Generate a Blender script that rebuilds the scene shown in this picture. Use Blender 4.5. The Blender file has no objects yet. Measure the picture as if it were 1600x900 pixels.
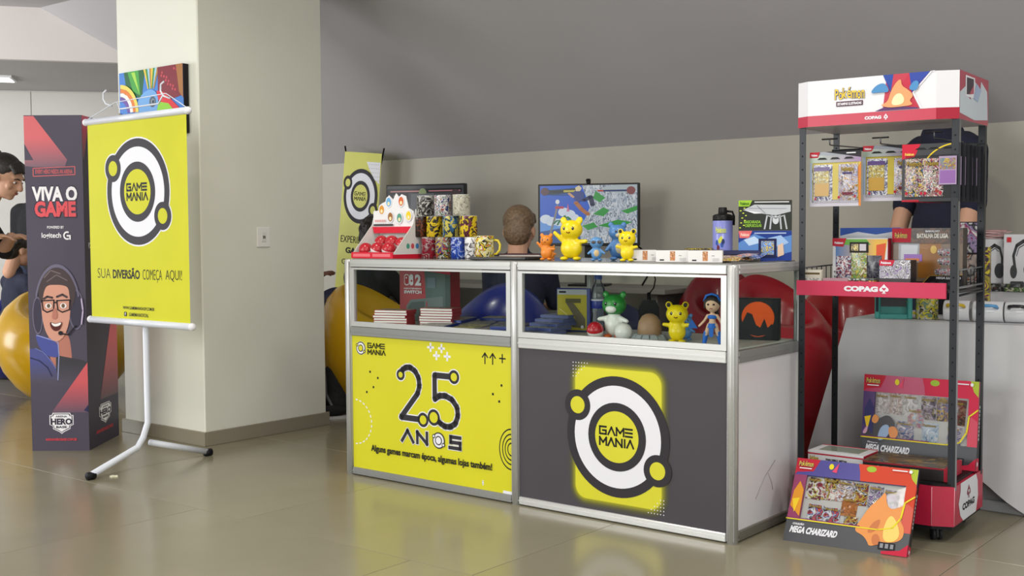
import bpy, math, random
from mathutils import Matrix, Vector
random.seed(7)
SC = bpy.context.scene
COL = SC.collection
PI = math.pi

# ------------------------------------------------------------------ camera
F, CX, CY, PITCH, ROLL, EYE = 1786.0, 800.0, 450.0, 0.0488, -0.0063, 1.12
cp, sp, cr, sr = math.cos(PITCH), math.sin(PITCH), math.cos(ROLL), math.sin(ROLL)
FWD = Vector((0, cp, -sp)); UP0 = Vector((0, sp, cp)); R0 = Vector((1, 0, 0))
RIGHT = cr * R0 + sr * UP0; UPV = -sr * R0 + cr * UP0
cam = bpy.data.cameras.new('camera'); cam_o = bpy.data.objects.new('camera', cam); COL.objects.link(cam_o)
cam.sensor_width = 36.0; cam.lens = 36.0 * F / 1600.0; cam.clip_start = 0.05; cam.clip_end = 200
cam_o.matrix_world = Matrix(((RIGHT.x, UPV.x, -FWD.x, 0), (RIGHT.y, UPV.y, -FWD.y, 0), (RIGHT.z, UPV.z, -FWD.z, EYE), (0, 0, 0, 1)))
SC.camera = cam_o
# ------------------------------------------------------------------ world, lights, exposure
w = bpy.data.worlds.new('world'); SC.world = w; w.use_nodes = True
bg = w.node_tree.nodes['Background']; bg.inputs[0].default_value = (0.93, 0.97, 1.0, 1); bg.inputs[1].default_value = 0.68
SC.view_settings.view_transform = 'Standard'; SC.view_settings.look = 'None'
SC.view_settings.exposure = 0.0; SC.view_settings.gamma = 1.0
SC.view_settings.use_curve_mapping = False

def area(name, loc, to, sx, sy, power, col=(1, 1, 1)):
    d = bpy.data.lights.new(name, 'AREA'); d.shape = 'RECTANGLE'; d.size = sx; d.size_y = sy; d.energy = power; d.color = col
    o = bpy.data.objects.new(name, d); COL.objects.link(o); o.location = loc
    o.rotation_euler = (Vector(to) - Vector(loc)).to_track_quat('-Z', 'Y').to_euler()
    return o
area('window_daylight', (-6.6, 0.6, 2.0), (-0.6, 6.0, 1.0), 4.5, 2.2, 235, (1.0, 0.99, 0.96))
area('window_daylight', (1.5, -3.2, 2.1), (0.8, 5.0, 0.9), 5.0, 2.0, 145, (1.0, 0.98, 0.95))
area('window_daylight', (-6.6, 6.9, 1.6), (-3.0, 8.5, 1.4), 2.0, 2.0, 120, (0.95, 0.97, 1.0))
for lx, ly in ((-2.6, 3.2), (-0.6, 2.4), (1.4, 1.6), (-0.9, 4.5), (0.7, 3.4), (2.4, 2.6)):
    area('ceiling_downlight', (lx, ly, 2.80), (lx, ly, 0), 0.28, 0.28, 17, (1.0, 0.96, 0.88))

# ------------------------------------------------------------------ frames (room axes follow the counter)
YAW = 0.6799
B = Vector((0.7838, 4.047, 0))
DX = Vector((math.cos(YAW), -math.sin(YAW), 0)); DY = Vector((math.sin(YAW), math.cos(YAW), 0))
ROOM = Matrix.Translation(B) @ Matrix.Rotation(-YAW, 4, 'Z')
ORG = Vector((0, 0, EYE))
def ray(px, py): return RIGHT * ((px - CX) / F) - UPV * ((py - CY) / F) + FWD
def on_z(px, py, z=0.0):
    d = ray(px, py); return ORG + d * ((z - EYE) / d.z)
def on_r(px, py, y):                       # where a line of sight meets a plane y metres behind the counter front
    d = ray(px, py); t = (y - (ORG - B).dot(DY)) / d.dot(DY); return ORG + d * t
def col(px, y, z):                         # a spot y metres behind the counter front at height z
    a, b = on_r(px, 300, y), on_r(px, 500, y); k = (z - a.z) / (b.z - a.z); return a + (b - a) * k
def ydep(px, Y, z):                        # a spot Y metres from the camera along its axis
    d = ray(px, 400); p = ORG + d * Y; return Vector((p.x, p.y, z))
def R(x, y, z=0.0): return ROOM @ Vector((x, y, z))

# ------------------------------------------------------------------ materials
def lin(h):
    h = h.lstrip('#'); o = []
    for i in (0, 2, 4):
        c = int(h[i:i + 2], 16) / 255; o.append(c / 12.92 if c <= .04045 else ((c + .055) / 1.055) ** 2.4)
    return (*o, 1)
_M = {}
def M(hexc, rough=0.5, metal=0.0, emit=0.0, coat=0.0):
    k = (hexc, rough, metal, emit, coat)
    if k in _M: return _M[k]
    m = bpy.data.materials.new('paint_' + hexc); m.use_nodes = True
    b = m.node_tree.nodes['Principled BSDF']
    b.inputs['Base Color'].default_value = lin(hexc); b.inputs['Roughness'].default_value = rough; b.inputs['Metallic'].default_value = metal
    if rough >= .4 and not metal: b.inputs['Specular IOR Level'].default_value = .22
    if coat: b.inputs['Coat Weight'].default_value = coat; b.inputs['Coat Roughness'].default_value = 0.05
    if emit: b.inputs['Emission Color'].default_value = lin(hexc); b.inputs['Emission Strength'].default_value = emit
    _M[k] = m; return m
def noisy(name, h1, h2, scale, rough=0.5, bump=0.0, detail=3, r2=None):
    m = bpy.data.materials.new(name); m.use_nodes = True; t = m.node_tree; b = t.nodes['Principled BSDF']
    tc = t.nodes.new('ShaderNodeTexCoord'); n = t.nodes.new('ShaderNodeTexNoise'); n.inputs['Scale'].default_value = scale; n.inputs['Detail'].default_value = detail
    t.links.new(tc.outputs['Object'], n.inputs['Vector'])
    r = t.nodes.new('ShaderNodeValToRGB'); r.color_ramp.elements[0].color = lin(h1); r.color_ramp.elements[1].color = lin(h2)
    r.color_ramp.elements[0].position = .3; r.color_ramp.elements[1].position = .7
    t.links.new(n.outputs['Fac'], r.inputs[0]); t.links.new(r.outputs[0], b.inputs['Base Color']); b.inputs['Roughness'].default_value = rough
    if r2 is not None:
        mr = t.nodes.new('ShaderNodeMapRange'); mr.inputs[3].default_value = rough; mr.inputs[4].default_value = r2
        t.links.new(n.outputs['Fac'], mr.inputs[0]); t.links.new(mr.outputs[0], b.inputs['Roughness'])
    if bump:
        bp = t.nodes.new('ShaderNodeBump'); bp.inputs['Strength'].default_value = bump; bp.inputs['Distance'].default_value = .01
        t.links.new(n.outputs['Fac'], bp.inputs['Height']); t.links.new(bp.outputs[0], b.inputs['Normal'])
    return m
_FO = {}
def foil(cols, scale=110, rough=0.3, emit=0.0, stretch=(1, 1, 1), warp=.6):
    """printed artwork too small to read: a patchwork of the print's colours"""
    k = (tuple(cols), scale, rough, emit, stretch)
    if k in _FO: return _FO[k]
    m = bpy.data.materials.new('busy_print'); m.use_nodes = True; t = m.node_tree; b = t.nodes['Principled BSDF']; N = t.nodes.new; LK = t.links.new
    tc = N('ShaderNodeTexCoord'); mp = N('ShaderNodeMapping'); mp.inputs['Scale'].default_value = stretch; mp.inputs['Location'].default_value = (len(_FO) * .37, len(_FO) * .11, len(_FO) * .23)
    n = N('ShaderNodeTexNoise'); n.inputs['Scale'].default_value = scale * .42; n.inputs['Detail'].default_value = 1.5; n.inputs['Distortion'].default_value = 1.2
    LK(tc.outputs['Object'], mp.inputs[0]); LK(mp.outputs[0], n.inputs['Vector'])
    v = N('ShaderNodeTexVoronoi'); v.inputs['Scale'].default_value = scale * .6; LK(mp.outputs[0], v.inputs['Vector'])
    sx = N('ShaderNodeSeparateColor'); LK(v.outputs['Color'], sx.inputs[0])
    a1 = N('ShaderNodeMath'); a1.operation = 'MULTIPLY'; a1.inputs[1].default_value = 3.2; LK(n.outputs['Fac'], a1.inputs[0])
    a2 = N('ShaderNodeMath'); a2.operation = 'MULTIPLY_ADD'; a2.inputs[1].default_value = .55; LK(sx.outputs[0], a2.inputs[0]); LK(a1.outputs[0], a2.inputs[2])
    fr = N('ShaderNodeMath'); fr.operation = 'FRACT'; LK(a2.outputs[0], fr.inputs[0])
    r = N('ShaderNodeValToRGB'); e = r.color_ramp; e.interpolation = 'EASE'
    for i, c in enumerate(cols):
        if i < 2: el = e.elements[i]; el.position = (i + .5) / len(cols)
        else: el = e.elements.new((i + .5) / len(cols))
        el.color = lin(c)
    LK(fr.outputs[0], r.inputs[0]); LK(r.outputs[0], b.inputs['Base Color']); b.inputs['Roughness'].default_value = rough
    if emit:
        t.links.new(r.outputs[0], b.inputs['Emission Color']); b.inputs['Emission Strength'].default_value = emit; b.inputs['Base Color'].default_value = (0, 0, 0, 1)
        t.links.remove(b.inputs['Base Color'].links[0])
    _FO[k] = m; return m
def grad(h1, h2, axis, a, b_, emit=0.0, rough=.4):
    """a printed colour blend along one object axis"""
    m = bpy.data.materials.new('colour_blend'); m.use_nodes = True; t = m.node_tree; b = t.nodes['Principled BSDF']
    tc = t.nodes.new('ShaderNodeTexCoord'); s = t.nodes.new('ShaderNodeSeparateXYZ'); mr = t.nodes.new('ShaderNodeMapRange')
    t.links.new(tc.outputs['Object'], s.inputs[0]); t.links.new(s.outputs[axis], mr.inputs[0]); mr.inputs[1].default_value = a; mr.inputs[2].default_value = b_
    r = t.nodes.new('ShaderNodeValToRGB'); r.color_ramp.elements[0].color = lin(h1); r.color_ramp.elements[1].color = lin(h2)
    t.links.new(mr.outputs[0], r.inputs[0]); t.links.new(r.outputs[0], b.inputs['Base Color']); b.inputs['Roughness'].default_value = rough
    if emit: t.links.new(r.outputs[0], b.inputs['Emission Color']); b.inputs['Emission Strength'].default_value = emit
    return m
def glass(tint='ffffff', refl=0.10, name='clear_glass', alpha=0.0, acol='ffffff'):
    m = bpy.data.materials.new(name); m.use_nodes = True; t = m.node_tree; t.nodes.clear()
    o = t.nodes.new('ShaderNodeOutputMaterial'); tr = t.nodes.new('ShaderNodeBsdfTransparent'); tr.inputs[0].default_value = lin(tint)
    g = t.nodes.new('ShaderNodeBsdfGlossy'); g.inputs['Roughness'].default_value = .02
    fr = t.nodes.new('ShaderNodeLayerWeight'); fr.inputs[0].default_value = refl; mx = t.nodes.new('ShaderNodeMixShader')
    src = tr
    if alpha:
        d = t.nodes.new('ShaderNodeBsdfDiffuse'); d.inputs[0].default_value = lin(acol); m2 = t.nodes.new('ShaderNodeMixShader'); m2.inputs[0].default_value = alpha
        t.links.new(tr.outputs[0], m2.inputs[1]); t.links.new(d.outputs[0], m2.inputs[2]); src = m2
    t.links.new(fr.outputs['Fresnel'], mx.inputs[0]); t.links.new(src.outputs[0], mx.inputs[1]); t.links.new(g.outputs[0], mx.inputs[2]); t.links.new(mx.outputs[0], o.inputs[0])
    return m
ALU = M('c6c7c5', .3, .45)
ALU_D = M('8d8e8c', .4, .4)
GLASS = glass('f8fbf9', .05, 'display_glass')
PLASTIC = glass('f4f4f4', .12, 'clear_plastic')
YEL = noisy('yellow_vinyl', 'c4c31a', 'ccca20', 3, .6)
INK = M('322f34', .6); INKB = M('1b1a1c', .6); WHT = M('e2e2e8', .55)
YEL.node_tree.nodes['Principled BSDF'].inputs['Specular IOR Level'].default_value = .2; BLK = M('151517', .4); RED = M('c02a44', .4)

# ------------------------------------------------------------------ mesh helpers
class MB:
    def __init__(s): s.v = []; s.f = []; s.fm = []; s.sm = []; s.mats = []; s.T = Matrix.Identity(4)
    def mi(s, m):
        if m not in s.mats: s.mats.append(m)
        return s.mats.index(m)
    def add(s, vs, fs, m, smooth=False):
        k = len(s.v); i = s.mi(m)
        for p in vs: s.v.append(tuple(s.T @ Vector(p)))
        for f in fs: s.f.append(tuple(a + k for a in f)); s.fm.append(i); s.sm.append(smooth)
    def box(s, x0, x1, y0, y1, z0, z1, m, bev=0.0):
        if x1 < x0: x0, x1 = x1, x0
        if bev <= 0:
            vs = [(x, y, z) for x in (x0, x1) for y in (y0, y1) for z in (z0, z1)]
            s.add(vs, [(0, 1, 3, 2), (4, 6, 7, 5), (0, 4, 5, 1), (2, 3, 7, 6), (0, 2, 6, 4), (1, 5, 7, 3)], m); return
        bev = min(bev, .45 * min(x1 - x0, y1 - y0, z1 - z0))
        vs = []; idx = {}
        c = ((x0 + x1) / 2, (y0 + y1) / 2, (z0 + z1) / 2); h = ((x1 - x0) / 2, (y1 - y0) / 2, (z1 - z0) / 2)
        for sx in (-1, 1):
            for sy in (-1, 1):
                for sz in (-1, 1):
                    for a in range(3):
                        q = [sx, sy, sz]; p = [c[i] + q[i] * (h[i] if i == a else h[i] - bev) for i in range(3)]
                        idx[(sx, sy, sz, a)] = len(vs); vs.append(p)
        fs = []
        for a in range(3):
            b, d = (a + 1) % 3, (a + 2) % 3
            for sg in (-1, 1):
                q = []
                for u, v in ((-1, -1), (1, -1), (1, 1), (-1, 1)):
                    k = [0, 0, 0]; k[a] = sg; k[b] = u; k[d] = v; q.append(idx[(*k, a)])
                fs.append(tuple(q if sg > 0 else q[::-1]))
            for u in (-1, 1):
                for v in (-1, 1):
                    e = []
                    for t, ax in ((-1, b), (1, b), (1, d), (-1, d)):
                        k = [0, 0, 0]; k[a] = t; k[b] = u; k[d] = v; e.append(idx[(*k, ax)])
                    fs.append(tuple(e if u * v > 0 else e[::-1]))
        for sx in (-1, 1):
            for sy in (-1, 1):
                for sz in (-1, 1):
                    t = tuple(idx[(sx, sy, sz, a)] for a in range(3)); fs.append(t if sx * sy * sz > 0 else t[::-1])
        s.add(vs, fs, m)
    def prism(s, poly, z0, z1, m, axis='z'):
        n = len(poly); mp = {'z': lambda a, b, c: (a, b, c), 'y': lambda a, b, c: (a, c, b), 'x': lambda a, b, c: (c, a, b)}[axis]
        vs = [mp(a, b, z0) for a, b in poly] + [mp(a, b, z1) for a, b in poly]
        fs = [tuple(range(n))[::-1], tuple(range(n, 2 * n))] + [(i, (i + 1) % n, n + (i + 1) % n, n + i) for i in range(n)]
        s.add(vs, fs, m)
    def lathe(s, prof, m, n=24, smooth=True):
        k = len(prof); vs = []; fs = []
        for j in range(n):
            a = 2 * PI * j / n
            for r, z in prof: vs.append((r * math.cos(a), r * math.sin(a), z))
        for j in range(n):
            for i in range(k - 1):
                fs.append((j * k + i, ((j + 1) % n) * k + i, ((j + 1) % n) * k + i + 1, j * k + i + 1))
        s.add(vs, fs, m, smooth)
    def ell(s, c, r, m, n=16, rot=None):
        r = (r, r, r) if not hasattr(r, '__len__') else r
        old = s.T; s.T = old @ Matrix.Translation(c) @ (rot.to_4x4() if rot else Matrix.Identity(4)) @ Matrix.Diagonal((*r, 1))
        s.lathe([(math.sin(PI * i / n) + (1e-4 if i in (0, n) else 0), -math.cos(PI * i / n)) for i in range(n + 1)], m, n * 2); s.T = old
    def tube(s, pts, rad, m, n=8, smooth=True, cap=True):
        pts = [Vector(p) for p in pts]; k = len(pts)
        rad = [rad] * k if not hasattr(rad, '__len__') else rad
        ref = None; vs = []; fs = []
        for i, p in enumerate(pts):
            t = (pts[min(i + 1, k - 1)] - pts[max(i - 1, 0)]).normalized()
            if ref is None: ref = t.orthogonal().normalized()
            ref = (ref - t * ref.dot(t)).normalized(); b = t.cross(ref)
            for j in range(n):
                a = 2 * PI * j / n; vs.append(tuple(p + (ref * math.cos(a) + b * math.sin(a)) * rad[i]))
        for i in range(k - 1):
            for j in range(n): fs.append((i * n + j, i * n + (j + 1) % n, (i + 1) * n + (j + 1) % n, (i + 1) * n + j))
        if cap: fs += [tuple(range(n))[::-1], tuple(range((k - 1) * n, k * n))]
        s.add(vs, fs, m, smooth)
    def cap(s, a, b, ra, rb, m):           # tapered rounded limb
        a, b = Vector(a), Vector(b); s.ell(a, ra, m, 8); s.ell(b, rb, m, 8)
        s.tube([a, b], [ra, rb], m, 12)
    def mesh(s, name):
        me = bpy.data.meshes.new(name); me.from_pydata(s.v, [], s.f)
        for m in s.mats: me.materials.append(m)
        me.polygons.foreach_set('material_index', s.fm); me.polygons.foreach_set('use_smooth', s.sm); me.update(); return me
    def build(s, name, parent=None, label=None):
        o = bpy.data.objects.new(name, s.mesh(name)); COL.objects.link(o)
        if parent is not None: o.parent = parent
        if label: o['label'] = label
        return o
def tag(o, label=None, cat=None, group=None, kind=None):
    if label: o['label'] = label
    if cat: o['category'] = cat
    if group: o['group'] = group
    if kind: o['kind'] = kind
    return o
def thing(name, label, cat, loc=(0, 0, 0), rz=0.0, group=None, mat=None):
    o = bpy.data.objects.new(name, None); COL.objects.link(o); o.empty_display_size = .05
    if mat is not None: o.matrix_world = mat
    else: o.location = loc; o.rotation_euler = (0, 0, rz)
    return tag(o, label, cat, group)
def copy_tree(o, parent=None):
    c = o.copy(); COL.objects.link(c)
    if parent is not None: c.parent = parent
    for ch in list(o.children): copy_tree(ch, c)
    return c
def remesh(o, vox, smooth=4):
    md = o.modifiers.new('remesh', 'REMESH'); md.mode = 'VOXEL'; md.voxel_size = vox; md.use_smooth_shade = True
    ms = o.modifiers.new('smooth', 'SMOOTH'); ms.iterations = smooth; ms.factor = .5
    return o
_tx = {}
def text_mesh(body, bold):
    k = (body, bold)
    if k in _tx: return _tx[k]
    cu = bpy.data.curves.new('lettering', 'FONT'); cu.body = body; cu.resolution_u = 3; cu.offset = bold
    o = bpy.data.objects.new('lettering', cu); COL.objects.link(o); me = bpy.data.meshes.new_from_object(o)
    vs = [tuple(v.co[:2]) for v in me.vertices]; fs = [tuple(p.vertices) for p in me.polygons]
    bpy.data.objects.remove(o); bpy.data.curves.remove(cu); bpy.data.meshes.remove(me)
    xs = [v[0] for v in vs]; ys = [v[1] for v in vs]; x0, x1, y0, y1 = min(xs), max(xs), min(ys), max(ys)
    _tx[k] = ([((x - x0) / (x1 - x0), (y - y0) / (y1 - y0)) for x, y in vs], fs); return _tx[k]
def rnd_poly(pts, it=2):
    for _ in range(it):
        q = []
        for a, c in zip(pts, pts[1:] + pts[:1]): q += [(a[0] * .75 + c[0] * .25, a[1] * .75 + c[1] * .25), (a[0] * .25 + c[0] * .75, a[1] * .25 + c[1] * .75)]
        pts = q
    return pts
def under(q, o):
    q.parent = o; q.matrix_parent_inverse = o.matrix_basis.inverted(); return q
class Print(MB):
    """flat print: shapes laid on a face at origin o with axes u (right) and v (up)"""
    def __init__(s, o, u, v, su=1.0, sv=1.0, step=.00035):
        super().__init__(); s.o = Vector(o); s.u = Vector(u).normalized(); s.w = Vector(v).normalized(); s.n = s.u.cross(s.w); s.k = 1; s.su, s.sv = su, sv; s.step = step
    def P(s, p, k=None): return tuple(s.o + s.u * (p[0] * s.su) + s.w * (p[1] * s.sv) + s.n * (s.step * (k or s.k)))
    def poly(s, pts, m, keep=False):
        s.add([s.P(p) for p in pts], [tuple(range(len(pts)))], m); s.k += 0 if keep else 1
    def spoly(s, pts, m, keep=False): s.poly(rnd_poly(pts), m, keep)
    def rect(s, x0, y0, x1, y1, m, keep=False): s.poly([(x0, y0), (x1, y0), (x1, y1), (x0, y1)], m, keep)
    def rrect(s, x0, y0, x1, y1, r, m):
        pts = []
        for cx, cy, a in ((x1 - r, y0 + r, -90), (x1 - r, y1 - r, 0), (x0 + r, y1 - r, 90), (x0 + r, y0 + r, 180)):
            for i in range(7): t = math.radians(a + 15 * i); pts.append((cx + r * math.cos(t), cy + r * math.sin(t)))
        s.poly(pts, m)
    def disc(s, cx, cy, rx, m, ry=None, n=40, keep=False):
        ry = ry or rx; s.poly([(cx + rx * math.cos(2 * PI * i / n), cy + ry * math.sin(2 * PI * i / n)) for i in range(n)], m, keep)
    def ring(s, cx, cy, rx, w, m, ry=None, a0=0, a1=360, n=48, keep=False):
        ry = ry or rx; full = a1 - a0 >= 360; vs = []
        for i in range(n + (0 if full else 1)):
            t = math.radians(a0 + (a1 - a0) * i / n); c, sn = math.cos(t), math.sin(t)
            vs += [s.P((cx + rx * c, cy + ry * sn)), s.P((cx + (rx - w) * c, cy + (ry - w * ry / rx) * sn))]
        q = len(vs) // 2
        s.add(vs, [(2 * i, 2 * ((i + 1) % q), 2 * ((i + 1) % q) + 1, 2 * i + 1) for i in range(q if full else q - 1)], m); s.k += 0 if keep else 1
    def stroke(s, pts, w, m, rnd=True, keep=False):
        for (a, b) in zip(pts, pts[1:]):
            dx, dy = b[0] - a[0], b[1] - a[1]; l = math.hypot(dx, dy) or 1; nx, ny = -dy / l * w / 2, dx / l * w / 2
            ex, ey = (0, 0) if rnd else (dx / l * w / 2, dy / l * w / 2)
            s.add([s.P(p) for p in ((a[0] + nx - ex, a[1] + ny - ey), (a[0] - nx - ex, a[1] - ny - ey), (b[0] - nx + ex, b[1] - ny + ey), (b[0] + nx + ex, b[1] + ny + ey))], [(0, 1, 2, 3)], m)
        if rnd:
            for p in pts: s.disc(p[0], p[1], w / 2, m, n=12, keep=True)
        s.k += 0 if keep else 1
    def text(s, body, x0, y0, x1, y1, m, bold=0.0, slant=0.0, rise=0.0):
        vs, fs = text_mesh(body, bold)
        s.add([s.P((x0 + (x1 - x0) * a + slant * (y1 - y0) * b, y0 + (y1 - y0) * b + rise * a)) for a, b in vs], fs, m); s.k += 1
    LET = {'G': [[(.8, 1), (0, 1), (0, 0), (.8, 0), (.8, .5), (.4, .5)]], 'A': [[(0, 0), (.42, 1), (.84, 0)]], 'M': [[(0, 0), (0, 1), (.45, .35), (.9, 1), (.9, 0)]],
           'E': [[(.8, 1), (0, 1)], [(.8, .5), (0, .5)], [(.8, 0), (0, 0)]], 'N': [[(0, 0), (0, 1), (.8, 0), (.8, 1)]], 'I': [[(.1, 0), (.1, 1)]], 'S': [[(.8, 1), (0, 1), (0, .5), (.8, .5), (.8, 0), (0, 0)]]}
    def letters(s, word, x0, y0, x1, y1, w, m):
        adv = [.42 if c == 'I' else (1.15 if c == 'M' else 1.08) for c in word]; tot = sum(adv) - .22; x = 0
        for c, a in zip(word, adv):
            for st in s.LET[c]: s.stroke([(x0 + (x1 - x0) * (x + p[0]) / tot, y0 + (y1 - y0) * p[1]) for p in st], w, m, False, True)
            x += a
        s.k += 1
    def logo(s, cx, cy, r, ry=None, outline=True, word=True, fill=None, yel=None):
        ry = ry or r; q = ry / r; yel = yel or YEL; fill = fill or INK
        sat = ((-.783, .464), (.779, -.464))
        if outline:
            s.disc(cx, cy, r * 1.03, WHT, ry * 1.03, keep=True)
            for a, b in sat: s.disc(cx + a * r, cy + b * ry, r * .29, WHT, ry * .29, 24, True)
            s.k += 1
        s.disc(cx, cy, r, fill, ry, 64); s.disc(cx, cy, r * .845, WHT, ry * .845, 64)
        for a, b in sat: s.disc(cx + a * r, cy + b * ry, r * .26, fill, ry * .26, 32, True)
        s.k += 1
        for a, b in sat: s.disc(cx + a * r, cy + b * ry, r * .145, yel, ry * .145, 24, True)
        s.disc(cx, cy, r * .565, fill, ry * .565, 48); s.disc(cx, cy, r * .425, yel, ry * .425, 48)
        if word:
            s.letters('GAME', cx - .33 * r, cy + .03 * ry, cx + .31 * r, cy + .15 * ry, r * .032, INKB)
            s.letters('MANIA', cx - .33 * r, cy - .15 * ry, cx + .33 * r, cy - .03 * ry, r * .032, INKB)

# ================================================================== THE ROOM
def struct(mb, name, parent=None, kind='structure', mat=ROOM):
    o = mb.build(name, parent)
    if parent is None: o.matrix_world = mat; o['kind'] = kind
    return o
M_TILE = noisy('porcelain_tile', '857f69', '908a76', 1.3, .15, 0, 4, .25)
b = MB(); b.box(-10, 6, -7, 2.56, -.12, -.006, M('7a7462', .5)); FLOOR = struct(b, 'floor')
TW = 1.2; r0 = -.857 - 4 * TW
b = MB(); b.box(.0012, 1.1988, .0012, 1.1988, -.0055, 0, M_TILE, .0008); tile_me = b.mesh('tile')
b = MB(); b.box(.0012, 1.1988, .0012, 2.56 - (r0 + 6 * TW), -.0055, 0, M_TILE, .0008); cut_me = b.mesh('tile')
for j in range(7):
    off = -3.17 if j < 4 else -2.89
    for i in range(-5, 7):
        x = off + i * TW; y = r0 + j * TW
        if x < -9.5 or x > 4.8: continue
        o = bpy.data.objects.new('tile', tile_me if j < 6 else cut_me); COL.objects.link(o); o.parent = FLOOR; o.location = (x, y, 0)
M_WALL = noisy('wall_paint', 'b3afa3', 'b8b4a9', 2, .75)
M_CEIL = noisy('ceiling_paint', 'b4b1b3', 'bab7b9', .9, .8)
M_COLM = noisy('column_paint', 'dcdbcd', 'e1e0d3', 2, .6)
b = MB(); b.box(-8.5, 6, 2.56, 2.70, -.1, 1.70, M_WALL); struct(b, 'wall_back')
b = MB(); b.box(-8.5, 6, 2.545, 2.56, 0, .07, M('8b8474', .4)); struct(b, 'baseboard_back')
# bulkhead and low ceiling at the far left
pa, pb = on_z(0, 92, 2.43), on_z(193, 98, 2.43); fa, fb = on_z(0, 141, 2.43), on_z(193, 144, 2.43)
inv_room = ROOM.inverted()
def rl(p): q = inv_room @ p; return Vector((q.x, q.y))
pa, pb, fa, fb = rl(pa), rl(pb), rl(fa), rl(fb)
dp = (pb - pa).normalized(); df = (fb - fa).normalized()
def at_y(p, d, y): return p + d * ((y - p.y) / d.y)
Y0 = .87; SL0 = at_y(pa, dp, Y0); SL1 = at_y(pa, dp, 2.56)
L0 = pa - dp * 5; W0 = fa - df * 5; W1 = at_y(fa, df, 2.56)
b = MB()   # sloping ceiling
b.add([(SL0.x, Y0, 2.82), (6, Y0, 2.82), (6, 2.60, 1.6428), (SL1.x, 2.60, 1.6428), (SL0.x, Y0, 2.98), (6, Y0, 2.98), (6, 2.60, 1.82), (SL1.x, 2.60, 1.82)],
      [(0, 1, 2, 3), (7, 6, 5, 4), (0, 4, 5, 1), (1, 5, 6, 2), (2, 6, 7, 3), (3, 7, 4, 0)], M_CEIL)
struct(b, 'ceiling_slope')
b = MB(); b.prism([(L0.x, L0.y), (SL0.x, Y0), (6, Y0), (6, -5), (L0.x, -5)], 2.82, 2.95, M_CEIL); struct(b, 'ceiling')
nb = Vector((-dp.y, dp.x)) * .06
b = MB(); b.prism([tuple(L0), tuple(SL1), tuple(SL1 + nb), tuple(L0 + nb)], 2.43, 2.82, M('e6e0de', .7)); struct(b, 'wall_bulkhead')
b = MB(); b.prism([tuple(L0 + nb), tuple(SL1 + nb), tuple(W1), tuple(W0)], 2.43, 2.5, M_CEIL); struct(b, 'ceiling_low')
nw = Vector((-df.y, df.x)) * .1
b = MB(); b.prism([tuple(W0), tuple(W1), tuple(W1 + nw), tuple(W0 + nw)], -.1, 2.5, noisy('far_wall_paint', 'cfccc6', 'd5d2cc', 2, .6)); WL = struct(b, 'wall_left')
# panels on the far wall: raised sheets with a joint between
s47 = rl(on_z(47, 141, 2.43)); k47 = (s47 - W0).dot(df)
for n, (a, c) in enumerate(((k47 - 2.4, k47 - 1.205), (k47 - 1.2, k47 - .004), (k47 + .004, k47 + 1.2), (k47 + 1.205, k47 + 2.4))):
    p, q = W0 + df * a, W0 + df * c; t = -nw.normalized() * .012
    b = MB(); b.prism([tuple(p + t), tuple(q + t), tuple(q), tuple(p)], .08, 2.42, noisy('panel_paint', 'cdcac3', 'd3d0ca', 2, .55)); b.build('wall_panel', WL)
b = MB(); q = rl(on_z(-6, 121, 2.43)); b.T = Matrix.Translation((q.x, q.y, 0)) @ Matrix.Rotation(math.atan2(dp.y, dp.x), 4, 'Z')
b.box(-.6, .14, -.16, .16, 2.412, 2.43, M('dddddd', .5)); o = b.build('ceiling_light_frame')
lg = thing('ceiling_light', 'flush square lamp in the low ceiling at the far left', 'ceiling light', mat=ROOM); o.parent = lg; o.name = 'frame'
b.v = []; b.f = []; b.fm = []; b.sm = []; b.mats = []; b.box(-.58, .12, -.14, .14, 2.408, 2.412, M('ffffff', .5, 0, 2.5)); b.build('diffuser', lg)
# column
KX, KW, KD = -3.10, .745, .85
b = MB(); b.box(KX - KW, KX, 0, KD, 0, 2.9, M_COLM, .006); struct(b, 'column')
mbb = M('8d8674', .35)
b = MB(); b.box(KX - KW - .014, KX + .014, -.014, 0, 0, .075, mbb, .002); struct(b, 'baseboard_front')
b = MB(); b.box(KX, KX + .014, 0, KD + .014, 0, .075, mbb, .002); struct(b, 'baseboard_right')
b = MB(); b.box(KX - KW - .014, KX - KW, 0, KD, 0, .075, mbb, .002); struct(b, 'baseboard_left')
# socket plate on the column's right face
def facepos(px, py):                                # on the column's right face (x = KX)
    d = ray(px, py); n = DX; p0 = R(KX, 0, 0); t = (p0 - ORG).dot(n) / d.dot(n); return inv_room @ (ORG + d * t)
q0, q1 = facepos(400, 355), facepos(421, 386)
t = thing('light_switch', 'white switch plate on the right face of the column', 'switch', mat=ROOM)
b = MB(); b.box(KX + .001, KX + .009, q0.y, q1.y, q1.z, q0.z, M('ebe9e3', .35), .003); b.build('plate', t)
ym, zm = (q0.y + q1.y) / 2, (q0.z + q1.z) / 2
b = MB(); b.box(KX + .009, KX + .013, ym - .016, ym + .016, zm - .026, zm + .026, M('dedcd5', .3), .002); b.box(KX + .013, KX + .0135, ym - .009, ym + .009, zm - .008, zm + .008, M('77736c', .5)); b.build('rocker', t)
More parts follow.
